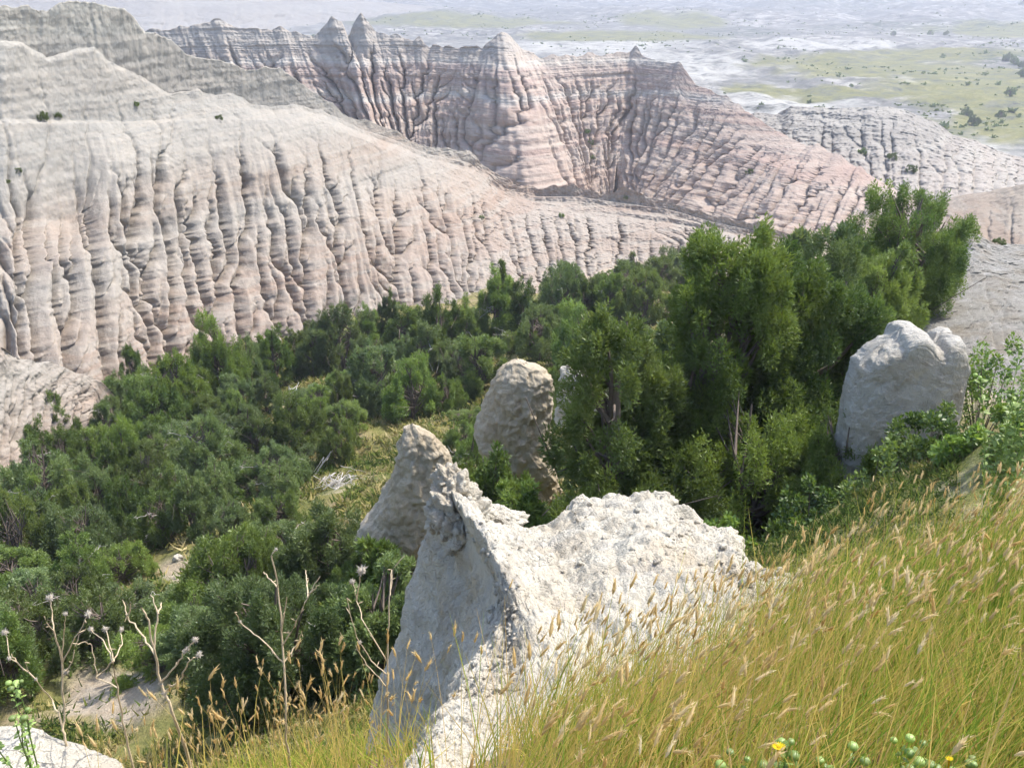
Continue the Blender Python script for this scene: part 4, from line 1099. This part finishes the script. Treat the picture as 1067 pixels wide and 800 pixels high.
# ------------------------------------------------------------------ undergrowth
def build_undergrowth():
    r = np.random.default_rng(91)
    n = 46000
    Y = np.concatenate([np.sqrt(r.uniform(7.0 ** 2, 64 ** 2, 30000)), r.uniform(6.5, 15, 16000)]); a = r.uniform(-0.72, 0.62, n); X = Y * a
    Z = H(X, Y); u, v, f = proj(np.stack([X, Y, Z], -1))
    g = perlin(X / 5, Y / 5, 4.0) + 0.5 * perlin(X / 1.7, Y / 1.7, 2.0)
    bare = (X < -20) & (Y < 44)
    clear = np.hypot((u - 118) / 70, (v - 725) / 45) < 1
    clear |= np.hypot((u - 195) / 40, (v - 592) / 20) < 1
    keep = (u > -60) & (u < 1000) & (v > 290) & (g > -0.25) & ~bare & ~(clear & (r.random(n) < 0.85)) & ~((u > 860) & (v < 430))
    X, Y, Z, g = X[keep], Y[keep], Z[keep], g[keep]; m = len(X)
    K = 9; L = 0.34 * np.clip((Y - 5) / 16, 0.22, 1.0)
    pos = np.stack([X, Y, Z], -1)
    V = np.zeros((m, K, 3, 3)); t = np.zeros((m, K))
    base_t = np.clip(0.5 + 0.6 * perlin(X / 3.3, Y / 3.3, 7.0) + 0.2 * r.normal(size=m), 0, 1)
    for k in range(K):
        d = r.normal(size=(m, 3)) * [0.8, 0.8, 0.3] + [0, 0, 0.8]; d /= np.linalg.norm(d, axis=1)[:, None]
        off = np.concatenate([r.normal(size=(m, 2)) * 0.16, np.full((m, 1), -0.03)], 1) * (L / 0.34)[:, None]
        w = np.cross(d, r.normal(size=(m, 3))); w /= np.linalg.norm(w, axis=1)[:, None]
        ln = (L * r.uniform(0.5, 1.3, m))[:, None]
        p = pos + off
        V[:, k, 0] = p - w * ln * 0.12; V[:, k, 1] = p + w * ln * 0.12; V[:, k, 2] = p + d * ln
        t[:, k] = base_t
    V = V.reshape(-1, 3)
    mt = mat_ramp_attr('undergrowth_leaf', [(0.0, (0.05, 0.085, 0.025)), (0.4, (0.11, 0.15, 0.035)), (0.62, (0.22, 0.21, 0.06)), (0.85, (0.40, 0.33, 0.15)), (1.0, (0.48, 0.41, 0.22))], 0.3)
    o = obj('undergrowth', V, np.arange(len(V)).reshape(-1, 3), mt, smooth=False, attrs={'tint': np.repeat(t.ravel(), 3)})
    tag(o, 'mixed green and straw coloured ground plants covering the valley floor', 'undergrowth', None, 'stuff')
build_undergrowth()

# ------------------------------------------------------------------ rim grass
def inpoly(u, v, poly):
    c = np.zeros(len(u), bool); n = len(poly)
    for i in range(n):
        x1, y1 = poly[i]; x2, y2 = poly[(i + 1) % n]
        k = ((y1 > v) != (y2 > v)) & (u < (x2 - x1) * (v - y1) / (y2 - y1 + 1e-9) + x1)
        c ^= k
    return c

def blades(P, hgt, wid, lean, r, seg=3, tint=None):
    n = len(P)
    a = r.uniform(0, 6.283, n)
    side = np.stack([np.cos(a), np.sin(a), 0 * a], -1)
    V = np.zeros((n, seg + 1, 2, 3))
    for s in range(seg + 1):
        t = s / seg
        c = P + np.stack([lean[:, 0] * t ** 1.8, lean[:, 1] * t ** 1.8, hgt * (t - 0.12 * t * t)], -1)
        w = (wid * (1 - t) ** 0.7 * 0.5 + 0.0003)[:, None]
        V[:, s, 0] = c - side * w; V[:, s, 1] = c + side * w
    idx = (np.arange(n) * (seg + 1) * 2)[:, None, None] + (np.arange(seg) * 2)[None, :, None] + np.array([0, 1, 3, 2])[None, None, :]
    return V.reshape(-1, 3), idx.reshape(-1, 4), np.repeat(tint, (seg + 1) * 2)

def heads(P, D, L, R, r, tint, nb=16):
    """bristly seed heads: a spindle plus fine awns. P base, D direction"""
    n = len(P)
    D = D / np.linalg.norm(D, axis=1)[:, None]
    s1 = np.cross(D, np.array([0.3, -0.5, 0.2])); s1 /= np.linalg.norm(s1, axis=1)[:, None]; s2 = np.cross(D, s1)
    pr = [(0.0, 0.35), (0.25, 1.0), (0.6, 0.85), (1.0, 0.08)]
    V = np.zeros((n, 4, 5, 3))
    for i, (t, w) in enumerate(pr):
        for k in range(5):
            an = k * 2 * np.pi / 5 + i * 0.5
            V[:, i, k] = P + D * (L * t)[:, None] + (s1 * math.cos(an) + s2 * math.sin(an)) * (R * w * 0.62)[:, None]
    q = (np.arange(n) * 20)[:, None, None] + grid_faces(4, 5, True)[None]
    A = np.zeros((n, nb, 3, 3))
    for k in range(nb):
        t = r.uniform(0.05, 0.95, n); an = r.uniform(0, 6.28, n)
        rad = s1 * np.cos(an)[:, None] + s2 * np.sin(an)[:, None]
        p = P + D * (L * t)[:, None] + rad * (R * 0.4)[:, None]
        wv = np.cross(rad, D) * (L * 0.028)[:, None]
        A[:, k, 0] = p - wv; A[:, k, 1] = p + wv
        A[:, k, 2] = p + (rad * 0.75 + D * 1.2) * (R * r.uniform(0.9, 1.7, n))[:, None]
    return V.reshape(-1, 3), q.reshape(-1, 4), np.repeat(tint, 20), A.reshape(-1, 3), np.arange(n * nb * 3).reshape(-1, 3), np.repeat(tint, nb * 3)

GRASSMAT = mat_ramp_attr('rim_grass_blade', [(0.0, (0.15, 0.25, 0.035)), (0.35, (0.30, 0.36, 0.05)), (0.55, (0.50, 0.43, 0.10)), (0.78, (0.62, 0.44, 0.13)), (1.0, (0.58, 0.40, 0.18))], 0.50)
HEADMAT = mat_ramp_attr('seed_head', [(0.0, (0.62, 0.43, 0.17)), (0.5, (0.72, 0.55, 0.27)), (1.0, (0.78, 0.66, 0.42))], 0.50)

def build_grass():
    r = np.random.default_rng(5)
    poly = [(478, 830), (520, 790), (575, 760), (640, 720), (690, 700), (740, 668), (800, 640), (850, 622), (930, 590), (1000, 566), (1120, 520), (1300, 470), (2000, 430), (2000, 1300), (478, 1300)]
    nc = 8200
    cx = r.uniform(-0.6, 8.0, nc); cy = r.uniform(0.75, 5.6, nc)
    per = 14
    tid = np.repeat(np.arange(nc), per); n = nc * per
    sp = r.uniform(0.02, 0.075, nc)[tid]
    ox, oy = r.normal(size=n) * sp, r.normal(size=n) * sp
    X = cx[tid] + ox; Y = cy[tid] + oy
    Z = H(X, Y); u, v, f = proj(np.stack([X, Y, Z], -1))
    k = inpoly(u, v, poly) & (u < 1900) & (f > 0.4)
    dens = 0.62 + 0.6 * perlin(X * 1.6, Y * 1.6, 3.0) + 0.3 * perlin(X * 4, Y * 4, 1.0)
    edge = inpoly(u - 26, v - 40, poly)
    k &= r.random(n) < np.clip(dens + 0.25, 0.12, 1) * np.where(edge, 1.0, 0.35)
    P = np.stack([X, Y, Z - 0.02], -1)[k]; m = len(P); tid = tid[k]
    # straw on the drier left and brow, green running low on the right; each tuft has its own tone
    tone = 0.56 + 0.22 * r.normal(size=nc) + 0.32 * perlin(cx * 1.1, cy * 1.1, 6.0) - 0.34 * sstep(cx, 0.5, 1.9)
    g = tone[tid] + 0.22 * r.normal(size=m)
    th = r.uniform(0.75, 1.2, nc)[tid]
    hg = r.uniform(0.20, 0.56, m) * th; wd = r.uniform(0.0024, 0.0060, m)
    lean = np.stack([r.normal(0.085, 0.07, m) + ox[k] * 1.3, r.normal(0.04, 0.07, m) + oy[k] * 1.3], -1) * (hg / 0.4)[:, None]
    V1, F1, t1 = blades(P, hg, wd, lean, r, 3, np.clip(g, 0, 1))
    # dry litter between the tufts
    nl = 14000
    j = r.integers(m, size=nl); PL = P[j] + np.concatenate([r.normal(size=(nl, 2)) * 0.05, np.full((nl, 1), 0.02)], 1)
    V3, F3, t3 = blades(PL, r.uniform(0.02, 0.14, nl), r.uniform(0.002, 0.004, nl), r.normal(size=(nl, 2)) * 0.14, r, 2, np.clip(r.normal(0.85, 0.12, nl), 0, 1))
    # flowering stalks
    ns = 2300
    up = inpoly(*(proj(P)[i] + d for i, d in ((0, -150), (1, -150))), poly)
    pu_ = proj(P)[0]
    wgt = np.where(up, 0.05, 1.0) * np.where(edge[k], 1.0, 0.9) * np.where(pu_ > 1110, 0.15, 1.0); wgt /= wgt.sum()
    j = r.choice(m, ns, p=wgt)
    PS = P[j] + np.concatenate([r.normal(size=(ns, 2)) * 0.02, np.zeros((ns, 1))], 1)
    # a thin scatter of stalks on the left part of the rim, below the dry weeds
    XL = r.uniform(-2.0, 0.1, 900); YL = r.uniform(2.2, 4.3, 900); ZL = H(XL, YL); ul, vl, fl = proj(np.stack([XL, YL, ZL], -1))
    kl = (vl > 800) & (ul > 110) & (ul < 500)
    kl &= r.random(900) < 0.55
    PS = np.concatenate([PS, np.stack([XL, YL, ZL], -1)[kl]]); nleft = int(kl.sum()); ns = len(PS)
    hs = r.uniform(0.42, 0.72, ns)
    if nleft: hs[-nleft:] = r.uniform(0.35, 0.75, nleft)
    ls = np.stack([r.normal(0.15, 0.08, ns), r.normal(0.04, 0.08, ns)], -1)
    if nleft: ls[-nleft:] = r.normal(size=(nleft, 2)) * 0.07
    V2, F2, t2 = blades(PS, hs, np.full(ns, 0.0026), ls, r, 4, np.clip(r.normal(0.72, 0.12, ns), 0, 1))
    V = np.concatenate([V1, V2, V3]); Fq = np.concatenate([F1, F2 + len(V1), F3 + len(V1) + len(V2)])
    o = obj('grass', V, Fq, GRASSMAT, smooth=False, attrs={'tint': np.concatenate([t1, t2, t3])})
    tag(o, 'tall golden and green wild grass leaning over the rim in the wind', 'grass', None, 'stuff')
    tip = PS + np.stack([ls[:, 0], ls[:, 1], hs * 0.88], -1)
    D = np.stack([ls[:, 0] * 1.4 + 0.04 + r.normal(0, 0.10, ns), ls[:, 1] * 1.8 + r.normal(0, 0.10, ns), hs * 0.76], -1)
    Lh = r.uniform(0.034, 0.062, ns); Rh = Lh * r.uniform(0.12, 0.17, ns)
    hv, hq, ht, av, at_, att = heads(tip - D / np.linalg.norm(D, axis=1)[:, None] * 0.01, D, Lh, Rh, r, np.clip(r.normal(0.5, 0.25, ns), 0, 1))
    o2 = obj('seed_heads', np.concatenate([hv, av]), [hq, at_ + len(hv)], HEADMAT, parent=o, smooth=True, attrs={'tint': np.concatenate([ht, att])})
    o2['kind'] = 'stuff'
    # short green growth below the left part of the rim
    n = 26000
    X = r.uniform(-4.5, 0.4, n); Y = r.uniform(2.0, 9.0, n); Z = H(X, Y); u, v, f = proj(np.stack([X, Y, Z], -1))
    kk = (v > 730) & (u > 60) & (u < 460) & (r.random(n) < np.clip(0.5 + perlin(X * 1.3, Y * 1.3, 2.0), 0.05, 1))
    P = np.stack([X, Y, Z - 0.01], -1)[kk]; m = len(P)
    V4, F4, t4 = blades(P, r.uniform(0.10, 0.34, m), r.uniform(0.004, 0.009, m), r.normal(size=(m, 2)) * 0.09, r, 2, np.clip(r.normal(0.48, 0.25, m), 0, 1))
    o = obj('grass', V4, F4, GRASSMAT, smooth=False, attrs={'tint': t4})
    tag(o, 'short green grass on the steep ground below the dry weed stalks', 'grass', None, 'stuff')
build_grass()

# ------------------------------------------------------------------ dry weed stalks, leafy weeds, flowers
M_STALK = mat_wood('dry_stalk', (0.40, 0.30, 0.18), (0.62, 0.52, 0.36))
M_TUFT = mat_ramp_attr('dry_flower_tuft', [(0, (0.36, 0.30, 0.22)), (1, (0.60, 0.56, 0.49))], 0.3)
def px_line(pts, Y, r, dy=0.10):
    """bend a traced stem out of its plane a little so that it has depth"""
    p = un([q[0] for q in pts], [q[1] for q in pts], np.full(len(pts), Y) + dy * np.cumsum(r.normal(size=len(pts)) * 0.5))
    return p

def dense(p, n=4):
    t = np.linspace(0, len(p) - 1, (len(p) - 1) * n + 1)
    return np.stack([np.interp(t, np.arange(len(p)), p[:, i]) for i in range(3)], -1)

def weed(label, Y, main, branches, hd, seed, r0=0.0042):
    r = np.random.default_rng(seed)
    mp = px_line(main, Y, r)
    foot = mp[0].copy(); foot[2] = float(H(foot[0], foot[1])) - 0.02
    root = empty('dry_weed', tuple(foot))
    tag(root, label, 'dried plant', 'dry weed stalks on the rim')
    k = Acc()
    line = np.concatenate([[foot], mp]) if mp[0][2] - foot[2] > 0.03 else mp
    line = dense(line); line = line + r.normal(size=line.shape) * 0.0025
    k.tube(line - foot, r0 * np.linspace(1.25, 0.45, len(line)), 6)
    link('stem', k.data('stem', M_STALK), root)
    STEMS = [line]
    for b in branches:
        p = px_line(b, Y, r)
        allp = np.concatenate(STEMS); pu, pv, _ = proj(allp); j = np.argmin((pu - b[0][0]) ** 2 + (pv - b[0][1]) ** 2); p = p + (allp[j] - p[0]) * np.linspace(1, 0.0, len(p))[:, None]
        p = dense(p, 5); p = p + r.normal(size=p.shape) * 0.002
        STEMS.append(p)
        kb = Acc(); kb.tube(p - foot, r0 * np.linspace(0.75, 0.35, len(p)), 5)
        for i in range(3, len(p), 2):                        # dead bracts along the twig
            if r.random() < 0.5:
                d = r.normal(size=3) * 0.014
                kb.tube(np.array([p[i], p[i] + d * 0.6, p[i] + d]) - foot, [0.0012, 0.0022, 0.0006], 4)
        link('branch', kb.data('branch', M_STALK), root)
    su, sv, _ = proj(np.concatenate(STEMS))
    for (u, v, s) in hd:
        c = np.concatenate(STEMS)[np.argmin((su - u) ** 2 + (sv - v) ** 2)]
        m = s * np.linalg.norm(c) / F
        ka = Acc()
        V, f = lump(c - foot, (m * 0.55, m * 0.55, m * 0.5), u * 0.1, 10, 0.2); ka.add(V, f, a=0.4)
        for _ in range(46):
            d = r.normal(size=3) + [0, 0, 0.5]; d /= np.linalg.norm(d)
            w = np.cross(d, r.normal(size=3)); w /= np.linalg.norm(w)
            p = c - foot + d * m * 0.4
            ka.add([p - w * m * 0.10, p + w * m * 0.10, p + d * m * r.uniform(0.4, 0.9)], t=[[0, 1, 2]], a=r.uniform(0.3, 1))
        link('seed_head', ka.data('seed_head', M_TUFT, False), root)

def build_weeds():
    weed('dry forked weed with round pale heads, leftmost upright one above the corner boulder', 2.7, [(68, 770), (66, 749), (65, 689), (57, 661), (54, 640), (52, 623)],
         [[(66, 686), (76, 668), (92, 639)], [(65, 689), (67, 660), (68, 640)], [(57, 661), (47, 645)], [(65, 705), (75, 690), (82, 660)]],
         [(52, 622, 5), (93, 638, 4), (69, 638, 3), (63, 697, 3), (73, 702, 3)], 1)
    weed('dry weed with three nodding heads between the leftmost weed and the tall bare one', 2.8, [(133, 775), (128, 752), (122, 715), (117, 690), (111, 653)],
         [[(117, 690), (108, 668), (95, 656)], [(118, 692), (127, 673), (126, 656)], [(122, 715), (101, 706), (95, 672), (87, 668)], [(118, 690), (101, 706)]],
         [(111, 652, 3.6), (95, 656, 3.6), (126, 655, 3.4)], 2)
    weed('tall bare pale weed with stout bent stem and woolly side tips', 2.6, [(196, 790), (180, 742), (165, 701), (161, 675), (154, 645), (148, 633)],
         [[(162, 683), (148, 662), (134, 645), (127, 624)], [(161, 677), (164, 640), (157, 620)], [(164, 638), (169, 628)], [(166, 714), (182, 695), (192, 680), (203, 667)],
          [(172, 724), (188, 710), (197, 690), (209, 682)], [(134, 645), (136, 630)]],
         [(204, 666, 4), (209, 682, 4), (197, 676, 3), (194, 679, 3), (157, 722, 4), (152, 717, 3)], 3, 0.0056)
    weed('tall branching dry weed in front of the wide rounded juniper bush', 2.9, [(298, 770), (298, 745), (295, 672), (289, 611), (283, 579), (289, 571)],
         [[(294, 684), (272, 663), (251, 648), (244, 638)], [(299, 676), (312, 650), (322, 623), (333, 600)], [(322, 623), (320, 603), (318, 594)], [(285, 616), (278, 605), (274, 595)],
          [(297, 655), (299, 622)], [(299, 690), (310, 672), (316, 657)], [(325, 617), (333, 609)]],
         [(289, 570, 2.6), (251, 649, 2.2)], 4, 0.0048)
    weed('dry weed topped by white fluffy heads left of the white spur', 3.1, [(404, 760), (404, 716), (405, 660), (406, 621), (409, 594), (421, 578)],
         [[(401, 706), (385, 690), (371, 665), (361, 623)], [(404, 687), (380, 648), (372, 625), (368, 606)], [(406, 625), (408, 593)], [(392, 716), (376, 692), (370, 672)], [(372, 625), (376, 600), (377, 594)]],
         [(371, 575, 7), (357, 602, 4), (377, 593, 3.6), (383, 594, 3), (376, 665, 3), (368, 605, 3)], 5, 0.0042)
    weed('thin dry weed bending in from the left edge of the photo', 2.7, [(60, 742), (54, 729), (36, 707), (10, 684), (5, 658)],
         [[(30, 700), (26, 690)], [(16, 690), (13, 680)]], [(5, 657, 4), (8, 686, 2.6), (35, 703, 2)], 6, 0.0036)

def leafy_weed(label, u, vb, vt, w, Y, seed, nst, leafL, buds, matl, name='leafy_weed'):
    r = np.random.default_rng(seed)
    p = un(u, vb, Y); p[2] = min(float(H(p[0], p[1])), p[2])
    top = un(u, vt, Y); h = top[2] - p[2]; wd = w * (p[1] * CP - p[2] * SP) / F
    root = empty(name, tuple(p)); tag(root, label, 'plant')
    ks = Acc(); kl = Acc(); kb = Acc()
    for s in range(nst):
        e = np.array([r.uniform(-.5, .5) * wd, r.uniform(-.4, .4) * wd, h * r.uniform(0.7, 1.0)])
        if s == 0: e[2] = h
        t = np.linspace(0, 1, 8)
        pts = np.stack([e[0] * t ** 1.2, e[1] * t ** 1.2, e[2] * t], -1) + r.normal(size=(8, 3)) * 0.006
        ks.tube(pts, np.linspace(0.0045, 0.0018, 8), 5, a=0.3)
        n = int(h / 0.018)
        for i in range(n):
            q = r.uniform(0.25, 1.0); c = np.array([np.interp(q, t, pts[:, j]) for j in range(3)])
            d = r.normal(size=3) * [1, 1, 0.4] + [0, 0, 0.45]; d /= np.linalg.norm(d)
            sd = np.cross(d, r.normal(size=3) * 0.4 + [0, 0, 1]); sd /= np.linalg.norm(sd)
            L = leafL * r.uniform(0.6, 1.2); dr = np.array([0, 0, -0.18 * L])
            V = [c, c + d * L * 0.35 + sd * L * 0.24, c + d * L * 0.75 + sd * L * 0.18 + dr * 0.5, c + d * L + dr, c + d * L * 0.75 - sd * L * 0.18 + dr * 0.5, c + d * L * 0.35 - sd * L * 0.24]
            kl.add(V, t=[[0, 1, 5]], q=[[1, 2, 4, 5]], a=np.clip(r.normal(0.5, 0.25), 0, 1)); kl.T.append(np.array([[2, 3, 4]]) + kl.n - 6)
        if buds:
            for _ in range(buds):
                c = pts[-1] + r.normal(size=3) * [0.02, 0.02, 0.008]
                V, f = lump(c, np.array([0.011, 0.011, 0.009]) * buds_scale(r), s, 8, 0.12); obj('bud', V, f, matl, root, attrs={'tint': np.full(len(V), np.clip(r.normal(0.75, 0.2), 0, 1))})
    link('stem', ks.data('stem', matl), root); link('leaves', kl.data('leaves', matl, False), root)
    return root, p, h
def buds_scale(r): return r.uniform(0.7, 1.2)

def build_flowers():
    leafy_weed('bushy pale green weed with round leaves and yellowish tips at the right edge', 1042, 520, 375, 75, 4.6, 61, 16, 0.05, 2, M_WEEDLEAF)
    leafy_weed('small green weed with round buds beside the corner boulder', 36, 812, 722, 50, 2.3, 62, 5, 0.028, 2, M_WEEDLEAF)
    lst = [(750, 796, 30, 'clump of round green buds at the bottom edge, left of the yellow flower', 0),
           (808, 784, 30, 'green budded weed with the open yellow flower', 1),
           (862, 793, 26, 'two green buds in the grass just right of the yellow flower', 0),
           (940, 780, 44, 'taller budded weed in the grass right of the yellow flower', 0),
           (985, 796, 30, 'budded weed with a small yellow bloom near the bottom right corner', 2)]
    M_Y = mat_ramp_attr('yellow_petal', [(0, (0.55, 0.36, 0.02)), (1, (0.80, 0.62, 0.03))], 0.4)
    r = np.random.default_rng(8)
    for (u, v, w, lab, fl) in lst:
        Y = 1.55
        root, p, h = leafy_weed(lab, u, 880, v - 6, w, Y, int(u), 4, 0.026, 2, M_WEEDLEAF, 'budded_weed')
        for j in range(fl and 1):
            k = Acc(); c = un(u + 2, v - 9, Y) - p; c[1] += -0.01
            rr = 0.014 if fl == 1 else 0.008
            for q in range(18):
                a = q * 6.283 / 18; d = np.array([math.cos(a), math.sin(a) * 0.8, 0.35]); sd = np.array([-math.sin(a), math.cos(a), 0])
                k.add([c, c + d * rr * 0.7 + sd * rr * 0.2, c + d * rr * 1.25, c + d * rr * 0.7 - sd * rr * 0.2], q=[[0, 1, 2, 3]], a=r.uniform(0.5, 1))
            V, f = lump(c, np.array([0.4, 0.4, 0.3]) * rr, 3.0, 10, 0.1); k.add(V, f, a=0.1)
            k.tube(np.array([[0, 0, 0], c * 0.5, c]), 0.002, 5, a=0.0)
            link('flower', k.data('flower', M_Y, False), root)
build_weeds()
build_flowers()

# ------------------------------------------------------------------ deadwood
def stick(pts, r0, k, r, sides=6):
    p = dense(np.asarray(pts, float), 4); L = np.linalg.norm(p[-1] - p[0])
    p[1:-1] += r.normal(size=p[1:-1].shape) * L * 0.012
    k.tube(p, np.linspace(r0, r0 * 0.3, len(p)), sides)

def build_deadwood():
    r = np.random.default_rng(19)
    def heap(u, v, wpx, n, label):
        p = ground_hit(u, v); m = wpx * np.linalg.norm(p) / F
        k = Acc()
        for i in range(n):
            a = r.uniform(0, 6.28); L = m * r.uniform(0.25, 0.6); c = r.normal(size=2) * m * 0.22
            z = abs(r.normal()) * m * 0.10
            d = np.array([math.cos(a), math.sin(a), r.normal() * 0.35])
            q = np.array([c[0], c[1], z])
            stick([q - d * L * 0.5, q + [0, 0, m * 0.05 * r.random()], q + d * L * 0.5], 0.012 * r.uniform(0.7, 2.2), k, r)
        o = link('branch_heap', k.data('branch_heap', M_DEAD)); o.location = p
        tag(o, label, 'deadwood')
    heap(354, 508, 44, 60, 'tangled heap of silver dead branches in the clearing left of the leaning pinnacle')
    heap(190, 478, 26, 22, 'small scatter of silver dead branches deep in the left grove')
    heap(222, 520, 26, 22, 'bleached branch litter below the rounded junipers in mid grove')
    heap(545, 345, 24, 26, 'grey dead twigs showing among the far junipers above the cracked pinnacle')
    heap(300, 700, 50, 40, 'grey dead twigs under the wide rounded juniper bush')
    def snag(u0, v0, u1, v1, label, rr=0.05, br=3):
        p = ground_hit(u0, v0); t = un(u1, v1, p[1] + 0.3)
        k = Acc(); d = t - p
        stick([[0, 0, -0.1], d * 0.5 + r.normal(size=3) * 0.05, d], rr, k, r)
        for _ in range(br):
            b = d * r.uniform(0.4, 0.9); stick([b, b + r.normal(size=3) * 0.25, b + r.normal(size=3) * 0.45], rr * 0.4, k, r)
        o = link('dead_tree', k.data('dead_tree', M_DEAD)); o.location = p
        tag(o, label, 'dead tree', 'dead trunks in the grove')
    snag(303, 440, 301, 402, 'upright bleached dead trunk in the straw clearing of the grove', 0.07, 3)
    snag(327, 492, 345, 470, 'leaning grey dead trunk just above the branch heap', 0.05, 2)
    snag(296, 478, 297, 460, 'short curved bleached stump below the upright dead trunk', 0.06, 1)
    snag(214, 466, 203, 454, 'short slanting bleached limb among the left grove junipers', 0.05, 1)
    snag(272, 412, 284, 438, 'fallen pale limb left of the upright dead trunk', 0.05, 1)
    # thin twig on the spur crest
    base = un(582, 541, 6.95); k = Acc()
    for (u, v) in [(594, 524), (573, 528), (589, 531)]:
        stick([[0, 0, -0.05], (un((582 + u) / 2 + 2, (541 + v) / 2, 6.95) - base), un(u, v, 6.95) - base], 0.006, k, r, 5)
    o = link('twig', k.data('twig', mat_leaf('green_twig', (0.18, 0.24, 0.06), (0.25, 0.30, 0.10)))); o.location = base
    tag(o, 'thin forked green twig sprouting from the spur crest', 'twig')
build_deadwood()

# ------------------------------------------------------------------ scattered shrubs on the walls and trees on the plain
def build_far_plants():
    r = np.random.default_rng(29)
    sc = [(44, 124, 9, 'dark shrub on the bench of the near wall at far left'), (60, 122, 6, 'smaller shrub right of the dark one on the far left bench'),
          (19, 178, 5, 'dark shrub tuft in the crack at the left edge of the near wall'), (8, 190, 4, 'small shrub tuft below the crack tuft at the left edge'),
          (229, 124, 6, 'single shrub on the bench of the near wall above the gullies'), (142, 110, 5, 'pale shrub on the near wall bench below the upper tier'),
          (585, 226, 6, 'lone green shrub on the rubble slope before the amphitheatre'), (652, 207, 5, 'shrub where the amphitheatre gullies meet'),
          (502, 228, 5, 'grey green shrub on the rubble slope left of the lone green one'), (614, 150, 7, 'scrub patch high in the central amphitheatre gully'),
          (612, 138, 5, 'topmost scrub tuft of the central amphitheatre gully'), (618, 165, 5, 'lowest scrub tuft of the central amphitheatre gully'),
          (781, 180, 6, 'grey scrub in the gully of the right amphitheatre flank'), (783, 195, 5, 'lower scrub in the gully of the right amphitheatre flank'),
          (900, 160, 8, 'scrub in the left gully of the grey spur'), (930, 165, 8, 'scrub in the middle gully of the grey spur'), (950, 178, 8, 'scrub in the right gully of the grey spur'),
          (1040, 255, 9, 'green tuft on the bare slope at the right edge')]
    for (u, v, s, lab) in sc:
        p = wall_point(u, v); m = s * np.linalg.norm(p) / F
        pr = PRO['bush'][r.integers(4)]
        o = empty('shrub', tuple(p - np.array([0, 0, 0.1 * m])), r.uniform(0, 6)); o.scale = (m * 1.0, m * 1.0, m * 0.8)
        link('foliage', pr['crowns'][1], o); tag(o, lab, 'shrub', 'shrubs on the clay walls')
    pt = [(1007, 122, 11, 'round dark tree left of the close pair on the meadow'), (1014, 133, 13, 'lowest and widest dark tree on the meadow'), (1042, 126, 10, 'dark round tree right of the close pair on the meadow'),
          (1051, 104, 11, 'dark tree above the meadow group near the right edge'), (1063, 84, 12, 'dark tree at the right edge above the meadow'), (1048, 68, 10, 'left tree of the dark line below the far hills'),
          (1056, 70, 10, 'middle tree of the dark line below the far hills'), (1065, 72, 10, 'right tree of the dark line below the far hills'), (930, 40, 6, 'tiny far tree left of the pale flat'),
          (969, 38, 6, 'tiny far tree alone on the far green strip'), (985, 39, 6, 'tiny far tree at the right end of the far green strip'), (1064, 12, 8, 'faint far tree in the top right corner')]
    for (u, v, s, lab) in pt:
        y = float(plainY(v)); p = un(u, v, y); p[2] = plain_h(p[0], p[1]) - 0.1; m = 0.78 * s * np.linalg.norm(p) / F
        pr = PRO['broad'][r.integers(3)]
        plant_tree(pr, p, m * 0.9, m * 1.15, lab, 'trees dotted over the plain', 1, r.uniform(0, 6), name='round_tree')
build_far_plants()

def build_scrub():
    r = np.random.default_rng(63); n = 9000
    Y = np.exp(r.uniform(math.log(190), math.log(1500), n)); X = Y * r.uniform(-0.25, 0.68, n)
    g = perlin(X / 70, Y / 90, 3.0) + 0.6 * perlin(X / 22, Y / 22, 8.0)
    k = g > 0.12; X, Y = X[k], Y[k]; m = len(X)
    P = np.stack([X, Y, plain_h(X, Y)], -1); sz = r.uniform(0.5, 1.5, m) * np.where(r.random(m) < 0.1, 2.0, 1.0)
    V = np.zeros((m, 8, 3, 3))
    for i in range(8):
        d = r.normal(size=(m, 3)) * [1, 1, 0.5] + [0, 0, 0.5]; d /= np.linalg.norm(d, axis=1)[:, None]
        w = np.cross(d, r.normal(size=(m, 3))); w /= np.linalg.norm(w, axis=1)[:, None]
        V[:, i, 0] = P - w * sz[:, None] * 0.45; V[:, i, 1] = P + w * sz[:, None] * 0.45; V[:, i, 2] = P + d * sz[:, None]
    V = V.reshape(-1, 3)
    o = obj('scrub', V, np.arange(len(V)).reshape(-1, 3), M_JUNB, smooth=False, attrs={'tint': np.repeat(r.random(m), 24)})
    tag(o, 'low dark scrub dotted over the hazy plain', 'scrub', None, 'stuff')
build_scrub()
